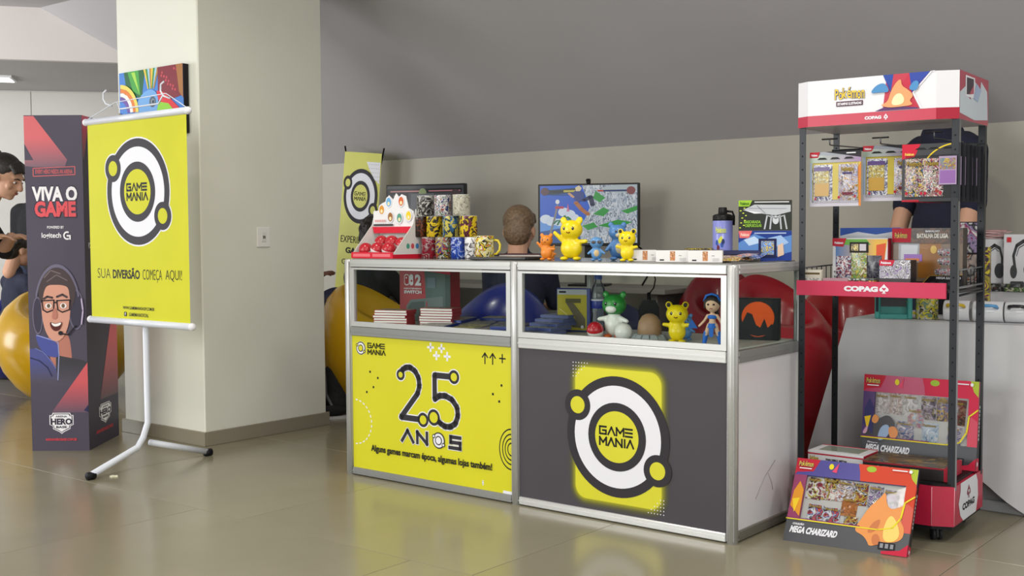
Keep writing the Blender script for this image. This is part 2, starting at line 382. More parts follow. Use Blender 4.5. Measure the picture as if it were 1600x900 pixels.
# painting on the column's front face
def ffront(px, py): return inv_room @ on_r(px, py, 0)
a0, a1 = ffront(195, 115), ffront(295, 101); zt = (a0.z + a1.z) / 2; pw = a1.x - a0.x; zb = zt - .36
t = thing('painting', 'colourful abstract painting on the column above the yellow banner', 'painting', mat=ROOM)
b = MB(); b.box(a0.x, a1.x, -.036, -.003, zb, zt, M('1a181c', .6), .002); b.build('stretcher', t)
p = Print((a0.x, -.036, zb), (1, 0, 0), (0, 0, 1), pw, zt - zb)
c_ = lambda h: M(h, .5)
p.rect(0.0, 0, 1, 1, c_('3f7fd0'))
def blob(cx, cy, rx, ry, rot, m, n=20, a0=0, a1=360):
    r = math.radians(rot); pts = []
    for i in range(n): q = math.radians(a0 + (a1 - a0) * i / n); x, y = rx * math.cos(q), ry * math.sin(q); pts.append((cx + x * math.cos(r) - y * math.sin(r), cy + x * math.sin(r) + y * math.cos(r)))
    p.poly([(min(max(x, 0.0), 1), min(max(y, 0), 1)) for x, y in pts], m)
p.poly([(.08, 1), (.42, 1), (.36, .55), (.12, .72)], c_('16602e')); p.poly([(.14, 1), (.32, 1), (.34, .62), (.22, .7)], c_('3fa03c')); p.poly([(.2, .98), (.26, .98), (.33, .64)], c_('a6d74a'))
for i in range(8): p.poly([(.40 + .03 * i, 1), (.43 + .03 * i, 1), (.48 + .012 * i, .70), (.46 + .012 * i, .70)], c_(['e8c640', '3b8b41', '9cd0e8', 'b7863a'][i % 4]), True)
p.k += 1
p.poly([(.62, 1), (1, 1), (1, .55), (.80, .50), (.62, .66)], c_('7d1d2b'))
for i in range(14): p.disc(.66 + (i * .37 % 1) * .26, .62 + (i * .61 % 1) * .35, .012, c_('c9454f'), .02, 8, True)
p.k += 1
p.poly([(.90, 1), (1, 1), (1, .5), (.94, .6)], c_('a36b31')); p.poly([(.60, .66), (.72, .62), (1, .30), (1, .20), (.86, .28), (.62, .52)], c_('d9303a'))
p.poly([(.60, .5), (.78, .45), (.96, .2), (.93, .06), (.6, .1)], c_('8fd032'))
blob(.44, .42, .17, .28, -20, c_('6fa6e0')); p.poly([(.28, .2), (.5, .3), (.42, .02), (.26, .02)], c_('2d6cc0')); p.disc(.54, .50, .05, c_('4a5a6a'), .08); p.disc(.545, .50, .03, c_('7f8f9f'), .05); p.disc(.55, .5, .014, c_('111111'), .025)
for i, h in enumerate(('e8d45a', 'e07b2c', 'f2f2e8', '6a4aa0')): p.ring(.02, .36, .30 - .045 * i, .045, c_(h), .46 - .06 * i, 2 + i, 88, 16, True)
p.k += 1; p.poly([(0, 0), (.16, 0), (.1, .3), (0, .4)], c_('7a6a2a'))
p.build('canvas_print', t)
# scrap on the floor
q = on_z(178, 745, 0); b = MB(); b.T = Matrix.Translation(q)
b.prism([(-.018, -.006), (-.004, -.013), (.004, -.004), (.019, -.003), (.014, .009), (.002, .006), (-.008, .013), (-.015, .006)], .0, .006, M('e9e6c9', .6)); o = b.build('paper_scrap'); tag(o, 'small crumpled white paper scrap on the floor by the banner stand', 'scrap')

# ================================================================== BANNER STAND, TOTEM, X-BANNER
pole = ydep(222, 5.45, 0); fl, fr_ = on_z(140, 750, 0), on_z(327, 712, 0)
t = thing('banner_stand', 'yellow hanging banner on a white tubular floor stand before the column', 'banner', (pole.x, pole.y, 0), -YAW)
ti = Matrix.Translation((pole.x, pole.y, 0)) @ Matrix.Rotation(-YAW, 4, 'Z'); tinv = ti.inverted()
MW = M('d5d9e2', .3)
lf, rf = tinv @ fl, tinv @ fr_
b = MB(); el = Vector((0, 0, .125)); b.tube([(0, .012, 1.62), (0, .012, .22), el + (lf - el) * .05 + Vector((0, 0, .03)), el + (lf - el) * .16, lf + Vector((0, 0, .018))], .0155, MW, 12); b.build('pole', t)
b = MB(); b.tube([el + Vector((0, .02, -.005)), rf + Vector((0, 0, .018))], .0150, MW, 12); b.build('leg', t)
for q, src in ((lf, el), (rf, el)):
    d = (src + Vector((0, 0, 0)) - q).normalized(); d.z = 0; b = MB(); q2 = q + Vector((0, 0, .0185)); b.tube([q2 - d * .012, q2 + d * .028], .0182, M('17171a', .6), 12); b.build('rubber_foot', t)
BWX0, BWX1, BZ0, BZ1 = -.415, .425, .70, 1.675
by = -.028
b = MB()
NX = 12
vs = []; fs = []
for j in range(9):
    for i in range(NX + 1):
        u = i / NX; v = j / 8; vs.append((BWX0 + .012 + (BWX1 - BWX0 - .024) * u, by, BZ0 + (BZ1 - BZ0) * v))
for j in range(8):
    for i in range(NX): k = j * (NX + 1) + i; fs.append((k, k + 1, k + NX + 2, k + NX + 1))
b.add(vs, fs, YEL); o = b.build('banner_sheet', t)
b = MB()
for z, n in ((BZ0, 'bottom_rod'), (BZ1, 'top_rod')):
    b = MB(); b.tube([(BWX0, by, z), (BWX1, by, z)], .0165, MW, 12)
    b.ell((BWX0, by, z), .018, WHT, 8); b.ell((BWX1, by, z), .018, WHT, 8); b.build(n, t)
b = MB(); zt = BZ1
b.tube([(BWX0, by, zt + .01), (-.20, .0, zt + .085), (.22, .0, zt + .095), (BWX1, by, zt + .01)], .0022, MW, 6)
b.tube([(-.18, .0, zt + .085), (-.16, .0, zt + .05), (.16, 0, zt + .052), (.2, 0, zt + .092)], .004, MW, 6); b.build('hanging_cord', t)
for x in (-.28, .2):
    b = MB(); b.tube([(x + .05, 0, zt + .07), (x, 0, zt + .085), (x - .022, 0, zt + .11), (x - .018, 0, zt + .14), (x + .005, 0, zt + .15)], .0042, MW, 8); b.build('hook', t)
p = Print((BWX0 + .012, by, BZ0), (1, 0, 0), (0, 0, 1), BWX1 - BWX0 - .024, BZ1 - BZ0)
p.logo(.515, .638, .315, .258, True, True); p.build('logo_print', t)
p = Print((BWX0 + .012, by, BZ0), (1, 0, 0), (0, 0, 1), BWX1 - BWX0 - .024, BZ1 - BZ0)
p.text('SUA', .075, .213, .215, .262, INKB, -.012); p.text('DIVERSÃO', .24, .213, .52, .268, INKB, .03); p.text('COMEÇA', .55, .200, .74, .262, INKB, -.012); p.text('AQUI!', .775, .207, .93, .262, INKB, -.012)
p.text('WWW.GAMEMANIASHOP.COM.BR', .34, .063, .66, .078, INKB, .01)
p.rrect(.352, .028, .378, .050, .006, INKB); p.text('f', .360, .031, .371, .047, WHT, .03); p.text('/GAMEMANIAOFICIAL', .40, .030, .60, .047, INKB, .01)
p.build('lettering', t)

VM = Matrix.Translation((-2.2022, 5.8975, 0)) @ Matrix.Rotation(.0059, 4, 'Z')
t = thing('display_totem', 'tall dark purple cardboard totem beside the yellow banner stand', 'totem', mat=VM)
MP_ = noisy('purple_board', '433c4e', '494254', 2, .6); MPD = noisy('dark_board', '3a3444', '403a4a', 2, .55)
b = MB(); VW, VD, VH = .2965, .455, 1.734
b.box(-VW, 0, 0, VD, 0, VH, MP_); b.build('box', t)
p = Print((-VW, 0, 0), (1, 0, 0), (0, 0, 1)); RD = 'd0545a'
p.poly([(0, 1.73), (.05, 1.73), (.218, 1.506), (.205, 1.47), (.047, 1.47), (0, 1.475)], grad(RD, '554a5e', 2, 1.62, 1.45)); p.poly([(0, 1.59), (.045, 1.505), (0, 1.505)], MP_); p.build('upper_triangle', t); p = Print((-VW, 0, 0), (1, 0, 0), (0, 0, 1))
p.poly([(.2965, .46), (.106, .20), (.2965, .20)], grad(RD, '554a5e', 2, .36, .19)); p.poly([(.2965, .24), (.272, .21), (.2965, .20)], M('2c3052')); p.build('lower_triangle', t)
p = Print((-VW, 0, 0), (1, 0, 0), (0, 0, 1)); mr = M('d8686c', .5)
for a in (((.042, 1.422), (.256, 1.43)), ((.256, 1.43), (.256, 1.471)), ((.256, 1.471), (.042, 1.463)), ((.042, 1.463), (.042, 1.422))): p.stroke(a, .004, mr, False, True)
p.k += 1; p.text('EVERY HERO NEEDS AN ARENA', .054, 1.435, .244, 1.457, mr, .015)
dk = M('3b3547', .5)
p.text('VIVA O', .028, 1.287, .27, 1.376, dk, .06); p.text('VIVA O', .033, 1.292, .265, 1.370, M('f2eef2'), .045); p.text('GAME', .04, 1.207, .262, 1.300, dk, .07); p.text('GAME', .045, 1.213, .257, 1.294, M('e0585f'), .05)
p.text('POWERED BY', .107, 1.153, .193, 1.167, M('f2eef2'), .02); p.text('logitech', .078, 1.098, .178, 1.132, M('f2eef2'), .02)
p.ring(.209, 1.117, .020, .0075, M('f2eef2'), .022, 60, 300, 20); p.rect(.207, 1.112, .228, 1.120, M('f2eef2')); p.rect(.220, 1.096, .228, 1.120, M('f2eef2'))
p.text('ARENAHEROBASE.COM.BR', .071, .053, .235, .066, M('d8474f'), .03); p.build('lettering', t)
def shield(p, cx, cy, k):
    w_, dk = M('f0f0f2'), M('3a3444')
    S = [(-.062, .038), (-.05, .038), (-.045, .05), (.045, .05), (.05, .038), (.062, .038), (.062, -.012), (.045, -.02), (.045, -.034), (.012, -.05), (0, -.06), (-.012, -.05), (-.045, -.034), (-.045, -.02), (-.062, -.012)]
    p.poly([(cx + a * k, cy + c * 1.0) for a, c in S], w_); p.poly([(cx + a * k * .93, cy + c * .92) for a, c in S], dk); p.poly([(cx + a * k * .85, cy + c * .84) for a, c in S], w_)
    p.text('ARENA', cx - .03 * k, cy + .026, cx + .03 * k, cy + .036, dk, .03); p.text('HERO', cx - .055 * k, cy - .012, cx + .055 * k, cy + .021, dk, .05); p.text('BASE', cx - .028 * k, cy - .030, cx + .028 * k, cy - .018, dk, .04)
p = Print((-VW, 0, 0), (1, 0, 0), (0, 0, 1)); shield(p, .155, .148, 1.0); p.build('shield_emblem', t)
# printed portrait of a headset wearer
p = Print((-VW, 0, 0), (1, 0, 0), (0, 0, 1)); sk = M('d59a86', .5); sk2 = M('b9796a', .5); hr = M('4b3f41', .5); jb = M('3d4480', .5); bk = M('2b2833', .5)
p.spoly([(.095, .64), (.20, .64), (.222, .47), (.20, .42), (.12, .42), (.10, .5)], sk2); p.poly([(.135, .50), (.18, .49), (.222, .482), (.26, .475), (.2965, .462), (.252, .40), (.208, .34), (.13, .335)], grad('26232c', '453e50', 2, .46, .345))
p.poly([(.0, .53), (.03, .535), (.07, .515), (.105, .475), (.132, .43), (.144, .385), (.145, .34), (.0, .36)], grad('3f468a', '453e50', 2, .48, .36)); p.spoly([(.03, .605), (.05, .605), (.146, .572), (.152, .50), (.138, .485), (.085, .495), (.048, .54)], M('4c549a')); p.stroke([(.038, .603), (.147, .568), (.151, .50), (.142, .37)], .0045, M('9aa2d0')); p.stroke([(.005, .485), (.05, .47), (.09, .435), (.112, .39)], .006, M('2f2f50')); p.stroke([(.03, .535), (.07, .515), (.105, .475), (.134, .43)], .004, M('7078b4'))
p.disc(.246, .735, .040, M('6f6a80'), .105); p.disc(.246, .735, .034, M('3f3b4c'), .096); p.disc(.047, .705, .027, M('6f6a80'), .098); p.disc(.047, .705, .022, M('3f3b4c'), .09)
p.spoly([(.070, .82), (.066, .74), (.076, .65), (.10, .59), (.14, .565), (.18, .59), (.208, .66), (.218, .74), (.216, .85), (.19, .90), (.12, .91), (.083, .88)], sk)
p.spoly([(.055, .79), (.052, .87), (.075, .92), (.10, .965), (.16, .96), (.225, .915), (.247, .86), (.243, .79), (.222, .735), (.214, .80), (.21, .85), (.18, .862), (.14, .864), (.10, .862), (.082, .83), (.072, .76)], hr)
p.stroke([(.085, .90), (.12, .938), (.17, .92)], .006, M('77696a')); p.stroke([(.10, .88), (.15, .915), (.205, .885)], .005, M('77696a'))
p.ring(.152, .745, .118, .009, M('6f6a80'), .225, 15, 165, 24)
p.stroke([(.082, .792), (.10, .803), (.125, .797)], .011, hr); p.stroke([(.150, .802), (.178, .813), (.20, .800)], .011, hr)
for cx in (.105, .182): p.disc(cx, .755, .017, M('f1e9e6'), .014, 18, True)
p.k += 1
for cx in (.106, .181): p.disc(cx, .755, .009, M('6a5a44'), .011, 14, True)
p.k += 1
for cx, hw in ((.103, .031), (.182, .034)): p.stroke([(cx - hw, .782), (cx + hw, .785), (cx + hw * .9, .735), (cx - hw * .2, .722), (cx - hw * .85, .735), (cx - hw, .782)], .006, M('1d1b22'), keep=True)
p.k += 1; p.stroke([(.134, .772), (.148, .772)], .006, M('1d1b22')); p.spoly([(.138, .76), (.154, .70), (.138, .682), (.118, .694)], sk2)
p.spoly([(.108, .676), (.14, .660), (.178, .678), (.164, .632), (.136, .622), (.116, .64)], M('5a2422')); p.spoly([(.114, .671), (.14, .659), (.172, .673), (.163, .652), (.13, .646)], M('f4f1ee'))
p.stroke([(.243, .65), (.205, .605), (.165, .612)], .007, M('1d1b22')); p.disc(.165, .614, .012, M('1d1b22'), .011); p.stroke([(.276, .79), (.283, .73), (.274, .66)], .007, M('c9b8d8'))
p.build('printed_portrait', t)
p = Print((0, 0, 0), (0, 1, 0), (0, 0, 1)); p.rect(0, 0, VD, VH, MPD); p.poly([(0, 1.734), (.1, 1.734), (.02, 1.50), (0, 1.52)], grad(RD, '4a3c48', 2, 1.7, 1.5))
p.poly([(.455, .86), (.455, .24), (.17, .24)], grad(RD, '4a3c48', 2, .55, .22)); p.text('ARENAHEROBASE.COM.BR', .10, .066, .36, .084, M('c8474f'), .03); p.text('POWERED BY', .05, 1.05, .2, 1.08, WHT, .02); shield(p, .24, .165, 1.5); p.build('side_print', t)
# x-banner behind the counter, by the column
def local(t): return t.matrix_world.inverted()
xa, xb = ydep(517, 8.3, 0), ydep(597, 7.9, 0); dxb = (xb - xa); wxb = .46; azb = math.atan2(dxb.y, dxb.x)
mid = ydep(560, 8.6, 0)
t = thing('x_banner', 'yellow banner on a dark crossed stand behind the red and white display box', 'banner', mat=Matrix.Translation((mid.x, mid.y, 0)) @ Matrix.Rotation(-.5, 4, 'Z'))
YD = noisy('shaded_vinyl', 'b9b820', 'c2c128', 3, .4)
sh = Matrix.Scale(1.04, 4) @ Matrix.Translation((.072, 0, 0)) @ Matrix.Translation((-.15, 0, .05)) @ Matrix.Rotation(math.radians(5), 4, 'Y') @ Matrix.Translation((.0, 0, -.05))
b = MB(); b.T = sh; b.add([(-.205, 0, .05), (.155, 0, .05), (.155, 0, 1.66), (-.17, 0, 1.66)], [(0, 1, 2, 3)], YD); b.build('banner_sheet', t)
b = MB(); b.T = sh
b.tube([(-.2, .01, .04), (.0, .04, .85), (.165, .01, 1.70)], .006, BLK); b.tube([(.17, .01, .04), (.0, .05, .85), (-.18, .01, 1.70)], .006, BLK); b.build('crossed_poles', t)
p = Print(sh @ Vector((0, -.001, 0)), sh.to_3x3() @ Vector((1, 0, 0)), sh.to_3x3() @ Vector((0, 0, 1)))
p.poly([(.03, 1.66), (.155, 1.66), (.155, 1.50), (.11, 1.53), (.06, 1.60)], WHT)
for i in range(5):
    for j in range(6): p.rect(.055 + .016 * j + .004 * i, 1.64 - .03 * i, .059 + .016 * j + .004 * i, 1.644 - .03 * i, INK, True)
p.k += 1; p.logo(-.01, 1.40, .155, .205, False, True, None, YD); p.build('logo_print', t)
p = Print(sh @ Vector((0, -.001, 0)), sh.to_3x3() @ Vector((1, 0, 0)), sh.to_3x3() @ Vector((0, 0, 1)))
p.text('EXPERIÊNCIA', -.17, 1.045, .14, 1.11, INKB, .0); p.text('GAMER', -.12, .965, .10, 1.01, INKB, .04); p.text('GRATUITA', -.15, .88, .12, .92, INKB, 0); p.build('lettering', t)

# ================================================================== DISPLAY COUNTER
CW, CD, CM = 1.976, .54, .988
ctr = thing('display_counter', 'white and aluminium display counter with yellow and dark printed fronts', 'counter', mat=ROOM)
ZS = .695
def post(x, y, z1=1.0):
    b = MB(); b.T = Matrix.Translation((x, y, 0)); b.lathe([(.0001, 0), (.02, 0), (.02, z1 - .004), (.017, z1), (.0001, z1)], ALU, 16)
    for a in range(4):
        c, s_ = math.cos(a * PI / 2 + PI / 4), math.sin(a * PI / 2 + PI / 4); b.tube([(c * .0195, s_ * .0195, .01), (c * .0195, s_ * .0195, z1 - .01)], .0022, ALU_D, 4, False)
    return b.build('post', ctr)
for x in (-CW, -CM, 0):
    for y in (0, CD): post(x, y)
def rail(x0, x1, y, z0, z1, m=ALU):
    b = MB(); b.box(x0, x1, y - .015, y + .015, z0, z1, m, .003); b.box(x0, x1, y - .017, y - .014, z0 + (z1 - z0) * .42, z0 + (z1 - z0) * .58, m); return b.build('rail', ctr)
def srail(x, y0, y1, z0, z1, m=ALU):
    b = MB(); b.box(x - .015, x + .015, y0, y1, z0, z1, m, .003); b.box(x + .014, x + .017, y0, y1, z0 + (z1 - z0) * .42, z0 + (z1 - z0) * .58, m); return b.build('rail', ctr)
for x0, x1 in ((-CW + .02, -CM - .02), (-CM + .02, -.02)):
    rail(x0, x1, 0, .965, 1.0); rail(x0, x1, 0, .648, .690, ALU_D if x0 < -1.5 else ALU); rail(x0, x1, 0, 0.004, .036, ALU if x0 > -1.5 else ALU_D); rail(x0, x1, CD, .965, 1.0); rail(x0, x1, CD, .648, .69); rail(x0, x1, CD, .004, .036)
    # glazing frame with mitred corners
    fz0, fz1, w_ = .692, .962, .022
    for nm, poly in (('glazing_bar', [(x0, fz0), (x1, fz0), (x1 - w_, fz0 + w_), (x0 + w_, fz0 + w_)]), ('glazing_bar', [(x0, fz1), (x0 + w_, fz1 - w_ * .4), (x1 - w_, fz1 - w_ * .4), (x1, fz1)]),
                     ('glazing_bar', [(x0, fz0), (x0 + w_, fz0 + w_), (x0 + w_, fz1 - w_ * .4), (x0, fz1)]), ('glazing_bar', [(x1, fz0), (x1, fz1), (x1 - w_, fz1 - w_ * .4), (x1 - w_, fz0 + w_)])):
        b = MB(); b.prism(poly, -.012, .006, ALU, 'y'); b.build(nm, ctr)
    b = MB(); b.box(x0 + .01, x1 - .01, -.003, .0, fz0 + .01, fz1, GLASS); b.build('glass_pane', ctr)
for x in (0, -CW):
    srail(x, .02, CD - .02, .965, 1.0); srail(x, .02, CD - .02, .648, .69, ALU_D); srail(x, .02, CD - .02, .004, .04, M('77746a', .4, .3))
    b = MB(); b.box(x - .002, x + .002, .02, CD - .02, .69, .965, GLASS); b.build('glass_pane', ctr)
    b = MB(); b.box(x - .004, x + .004, .02, CD - .02, .04, .648, noisy('white_laminate', 'd6d4d6', 'dcdadc', 2, .25)); o = b.build('side_panel', ctr)
    if x == 0:
        for pts in ([(.004, .17, .13), (.0045, .24, .20), (.004, .33, .25)], [(.004, .27, .21), (.0045, .30, .17), (.004, .31, .14)]):
            b = MB(); b.tube(pts, .0016, M('8b8789', .5), 6); b.build('scratch', ctr)
b = MB(); b.box(-.001, .008, .021, .029, .04, .62, M('8f1f34', .5)); b.build('edge_strip', ctr)
b = MB(); b.box(-CW + .02, -.02, .01, CD - .01, ZS - .03, ZS, noisy('shelf_laminate', 'c2bfb8', 'c8c5be', 2, .35)); b.build('shelf', ctr)
b = MB(); b.box(-CW + .012, -.012, .012, CD - .012, .992, 1.004, noisy('grey_laminate_top', '6f6d69', '78766f', 3, .07)); b.build('counter_top', ctr)
b = MB(); b.box(-CW + .02, -.02, CD - .004, CD + .004, .036, .648, M('d8d6d4', .4)); b.build('back_panel', ctr)
YP = noisy('yellow_print', 'cdc81c', 'd3ce22', 2, .3); DP = noisy('charcoal_print', '464348', '4a474c', 2, .5); DP.node_tree.nodes['Principled BSDF'].inputs['Specular IOR Level'].default_value = .22
b = MB(); b.box(-CW + .02, -CM - .02, -.006, .004, .036, .648, YP); b.build('yellow_panel', ctr)
b = MB(); b.box(-CM + .02, -.02, -.006, .004, .036, .648, DP); b.build('dark_panel', ctr)
p = Print((-CW + .019, -.006, .036), (1, 0, 0), (0, 0, 1)); X = INKB
p.logo(.058, .556, .030, None, True, False, None, YP); p.letters('GAME', .106, .562, .214, .582, .005, X); p.letters('MANIA', .106, .533, .218, .552, .005, X); p.build('logo_print', ctr)
p = Print((-CW + .019, -.006, .036), (1, 0, 0), (0, 0, 1))
for a, c in ((.496, .585), (.56, .584), (.53, .551), (.593, .551)): p.stroke([(a - .015, c), (a + .015, c)], .010, WHT, False, True); p.stroke([(a, c - .015), (a, c + .015)], .010, WHT, False, True)
for a in (.806, .848): p.stroke([(a, .536), (a, .577)], .006, X, False, True); p.stroke([(a - .014, .562), (a, .579), (a + .014, .562)], .006, X, False, True)
p.stroke([(.886, .562), (.915, .562)], .006, X, False, True); p.stroke([(.9, .546), (.9, .578)], .006, X, False, True)
for a, c in ((.117, .451), (.167, .426), (.138, .382), (.094, .356), (.895, .45), (.848, .41), (.882, .382)): p.rect(a - .005, c - .005, a + .005, c + .005, X, True)
for k in range(14): p.ring(.013, .213, .113, .006, WHT, .106, -88 + 12.9 * k, -81 + 12.9 * k, 4, True)
for r_ in (.066, .050, .036, .022): p.ring(.946, .188, r_, .0045, X, r_ * 1.32, 92, 268, 24, True)
p.stroke([(.79, .022), (.79, .036)], .008, WHT, True, True); p.rect(.90, .0, .95, .012, WHT, True); p.k += 1; p.build('ornament_print', ctr)
p = Print((-CW + .019, -.006, .036), (1, 0, 0), (0, 0, 1))
two = [(.312, .452), (.322, .474), (.345, .487), (.372, .489), (.402, .474), (.422, .446), (.427, .41), (.415, .375), (.312, .262), (.43, .262)]
five = [(.629, .465), (.518, .465), (.518, .36), (.545, .377), (.58, .380), (.62, .366), (.648, .335), (.652, .30), (.638, .265), (.608, .247), (.575, .246), (.548, .258), (.53, .272)]
circ = ((.312, .452, .025), (.447, .262, .032), (.631, .465, .030), (.511, .279, .036))
for m_, e in ((WHT, .010), (INK, 0)):
    for q in (two, five): p.stroke(q, .026 + e, m_, True, True)
    for a, c, r_ in circ: p.disc(a, c, r_ + e / 2, m_, None, 28, True)
    p.k += 1
for a, c, r_ in circ: p.disc(a, c, r_ - .012, YP, None, 24, True)
p.k += 1
for m_, e in ((WHT, .006), (INK, 0)):
    wd = .016 + e
    p.stroke([(.318, .158), (.352, .205), (.386, .158)], wd, m_, False, True); p.stroke([(.412, .158), (.412, .205), (.47, .158), (.47, .205)], wd, m_, False, True)
    p.stroke([(.664, .205), (.61, .205), (.61, .182), (.664, .182), (.664, .158), (.604, .158)], wd, m_, False, True); p.k += 1
p.logo(.54, .181, .036, None, False, False, None, WHT); p.text('Alguns games marcam época, algumas lojas também!', .121, .078, .843, .118, X, .03); p.build('anniversary_lettering', ctr)
# dark panel: glowing card behind the ring
p = Print((-CM + .024, -.006, .036), (1, 0, 0), (0, 0, 1)); gm = ['4a4844', '504e40', '5b5939', '706e32', '88862d', 'a3a128']
for i in range(6): e = .034 - .006 * i; p.rrect(.28 - e, .04 - e, .674 + e, .557 + e, .05 + e, M(gm[i], .5))
p.rrect(.28, .04, .674, .557, .05, YP)
for i in range(6):
    for j in range(5):
        if i + j < 6: p.rect(.270 + .0135 * i - .002, .572 - .0135 * j - .002, .270 + .0135 * i + .002, .572 - .0135 * j + .002, WHT, True); p.rect(.684 - .0135 * i - .002, .026 + .0135 * j - .002, .684 - .0135 * i + .002, .026 + .0135 * j + .002, WHT, True)
p.k += 1; p.build('card_print', ctr)
p = Print((-CM + .024, -.009, .036), (1, 0, 0), (0, 0, 1)); p.logo(.475, .297, .234, None, False, True, None, YP); p.build('logo_print', ctr)

# ================================================================== SOFT SHAPES: TOYS AND PEOPLE
def toy(name, label, cat, loc, rz, H, body, belly=None, ear='round', ear_in=None, arms=((-1, .5), (1, -.4)), head=1.0, feet=None, glasses=False, group='toy figures on the counter', muzzle=None, headcol=None, wide=1.0):
    """plain rounded toy animal, H tall; arms = (side, lift)"""
    t = thing(name, label, cat, loc, rz, group); k = H
    b = MB(); hz = .66 * k; hr = .20 * k * head
    b.ell((0, 0, .26 * k), (.20 * k * wide, .17 * k, .22 * k), body, 12); b.cap((0, 0, .42 * k), (0, 0, .52 * k), .13 * k, .10 * k, body)
    if headcol is None: b.ell((0, 0, hz), (hr * 1.06, hr * .95, hr * .92), body, 14)
    for sd, lift in arms:
        b.cap((sd * .13 * k * wide, -.02 * k, .40 * k), (sd * .29 * k * wide, -.07 * k, (.40 + .26 * lift) * k), .055 * k, .045 * k, body)
    if ear and headcol is None:
        for sd in (-1, 1): b.ell((sd * hr * .80, .01 * k, hz + hr * .88), (hr * .34, hr * .20, hr * .36), body, 10)
    remesh(b.build('body', t), max(.0022, .022 * k), 3)
    if headcol is not None:
        b = MB(); b.ell((0, 0, hz), (hr * 1.06, hr * .95, hr * .92), headcol, 14)
        for sd in (-1, 1): b.ell((sd * hr * .80, .01 * k, hz + hr * .88), (hr * .3, hr * .2, hr * .3), headcol, 10)
        remesh(b.build('head', t), max(.0022, .022 * k), 3)
    if ear_in:
        for sd in (-1, 1): b = MB(); b.ell((sd * hr * .80, -.19 * hr, hz + hr * .90), (hr * .2, hr * .06, hr * .22), ear_in, 10); b.build('ear_lining', t)
    for sd in (-1, 1):
        b = MB(); b.ell((sd * .12 * k * wide, -.06 * k, .045 * k), (.085 * k, .12 * k, .045 * k), feet or body, 10); b.build('foot', t)
    if belly: b = MB(); b.ell((0, -.045 * k, .27 * k), (.145 * k * wide, .135 * k, .175 * k), belly, 12); b.build('belly', t)
    if muzzle: b = MB(); b.ell((0, -hr * .72, hz - hr * .32), (hr * .5, hr * .35, hr * .34), muzzle, 10); b.build('muzzle', t)
    if glasses:
        b = MB()
        for sd in (-1, 1): b.ell((sd * hr * .42, -hr * .82, hz + hr * .08), (hr * .42, hr * .2, hr * .26), M('4b4a4e', .2), 10)
        b.tube([(-hr * 1.06, 0, hz + hr * .2), (-hr * .6, -hr * .8, hz + hr * .15), (hr * .6, -hr * .8, hz + hr * .15), (hr * 1.06, 0, hz + hr * .2)], hr * .08, M('4b4a4e', .2)); b.build('sunglasses', t)
    else:
        for sd in (-1, 1): b = MB(); b.ell((sd * hr * .42, -hr * .84, hz + hr * .12), (hr * .13, hr * .08, hr * .16), M('17110f', .2), 8); b.ell((sd * hr * .40, -hr * .915, hz + hr * .18), hr * .045, WHT, 6); b.build('eye', t)
        b = MB(); b.tube([(-hr * .18, -hr * .90, hz - hr * .22), (0, -hr * .96, hz - hr * .30), (hr * .18, -hr * .90, hz - hr * .22)], hr * .045, M('6a2418', .5), 6); b.build('mouth', t)
    return t
SKIN = M('c79a80', .55); HAIR_D = noisy('dark_hair', '1c1512', '2c221b', 90, .5, .4); HAIR_B = noisy('brown_hair', '5a4836', '826a50', 70, .5, .5); NAVY = noisy('navy_cloth', '1a1d30', '21253b', 40, .85, .2); BLKC = noisy('black_cloth', '121215', '1b1b1f', 40, .85, .2); DEN = M('30374a', .85)
def hand(b, w, d, up, L, m, curl=.5, side=1):
    """palm, four unequal bent fingers and a thumb; w wrist, d pointing direction, up = back of the hand"""
    w, d, up = Vector(w), Vector(d).normalized(), Vector(up); up = (up - d * up.dot(d)).normalized(); s = d.cross(up) * side
    pc = w + d * L * .25
    b.ell(tuple(pc), (L * .20, L * .26, L * .10), m, 8, Matrix((s, d, up)).transposed())
    for i, (o, ln) in enumerate(((-.15, .40), (-.05, .46), (.05, .43), (.14, .34))):
        a = w + d * L * .46 + s * L * o * 1.05; c = a + (d * .9 - up * curl * .45) * L * ln * .5; e = c + (d * .6 - up * curl * 1.0) * L * ln * .45
        b.cap(a, c, L * .047, L * .042, m); b.cap(c, e, L * .042, L * .034, m)
    a = w + d * L * .14 - s * L * .16; c = a + (d * .6 - s * .7 - up * .2) * L * .22; b.cap(a, c, L * .055, L * .045, m); b.cap(c, c + (d * .9 - up * .3) * L * .18, L * .045, L * .036, m)
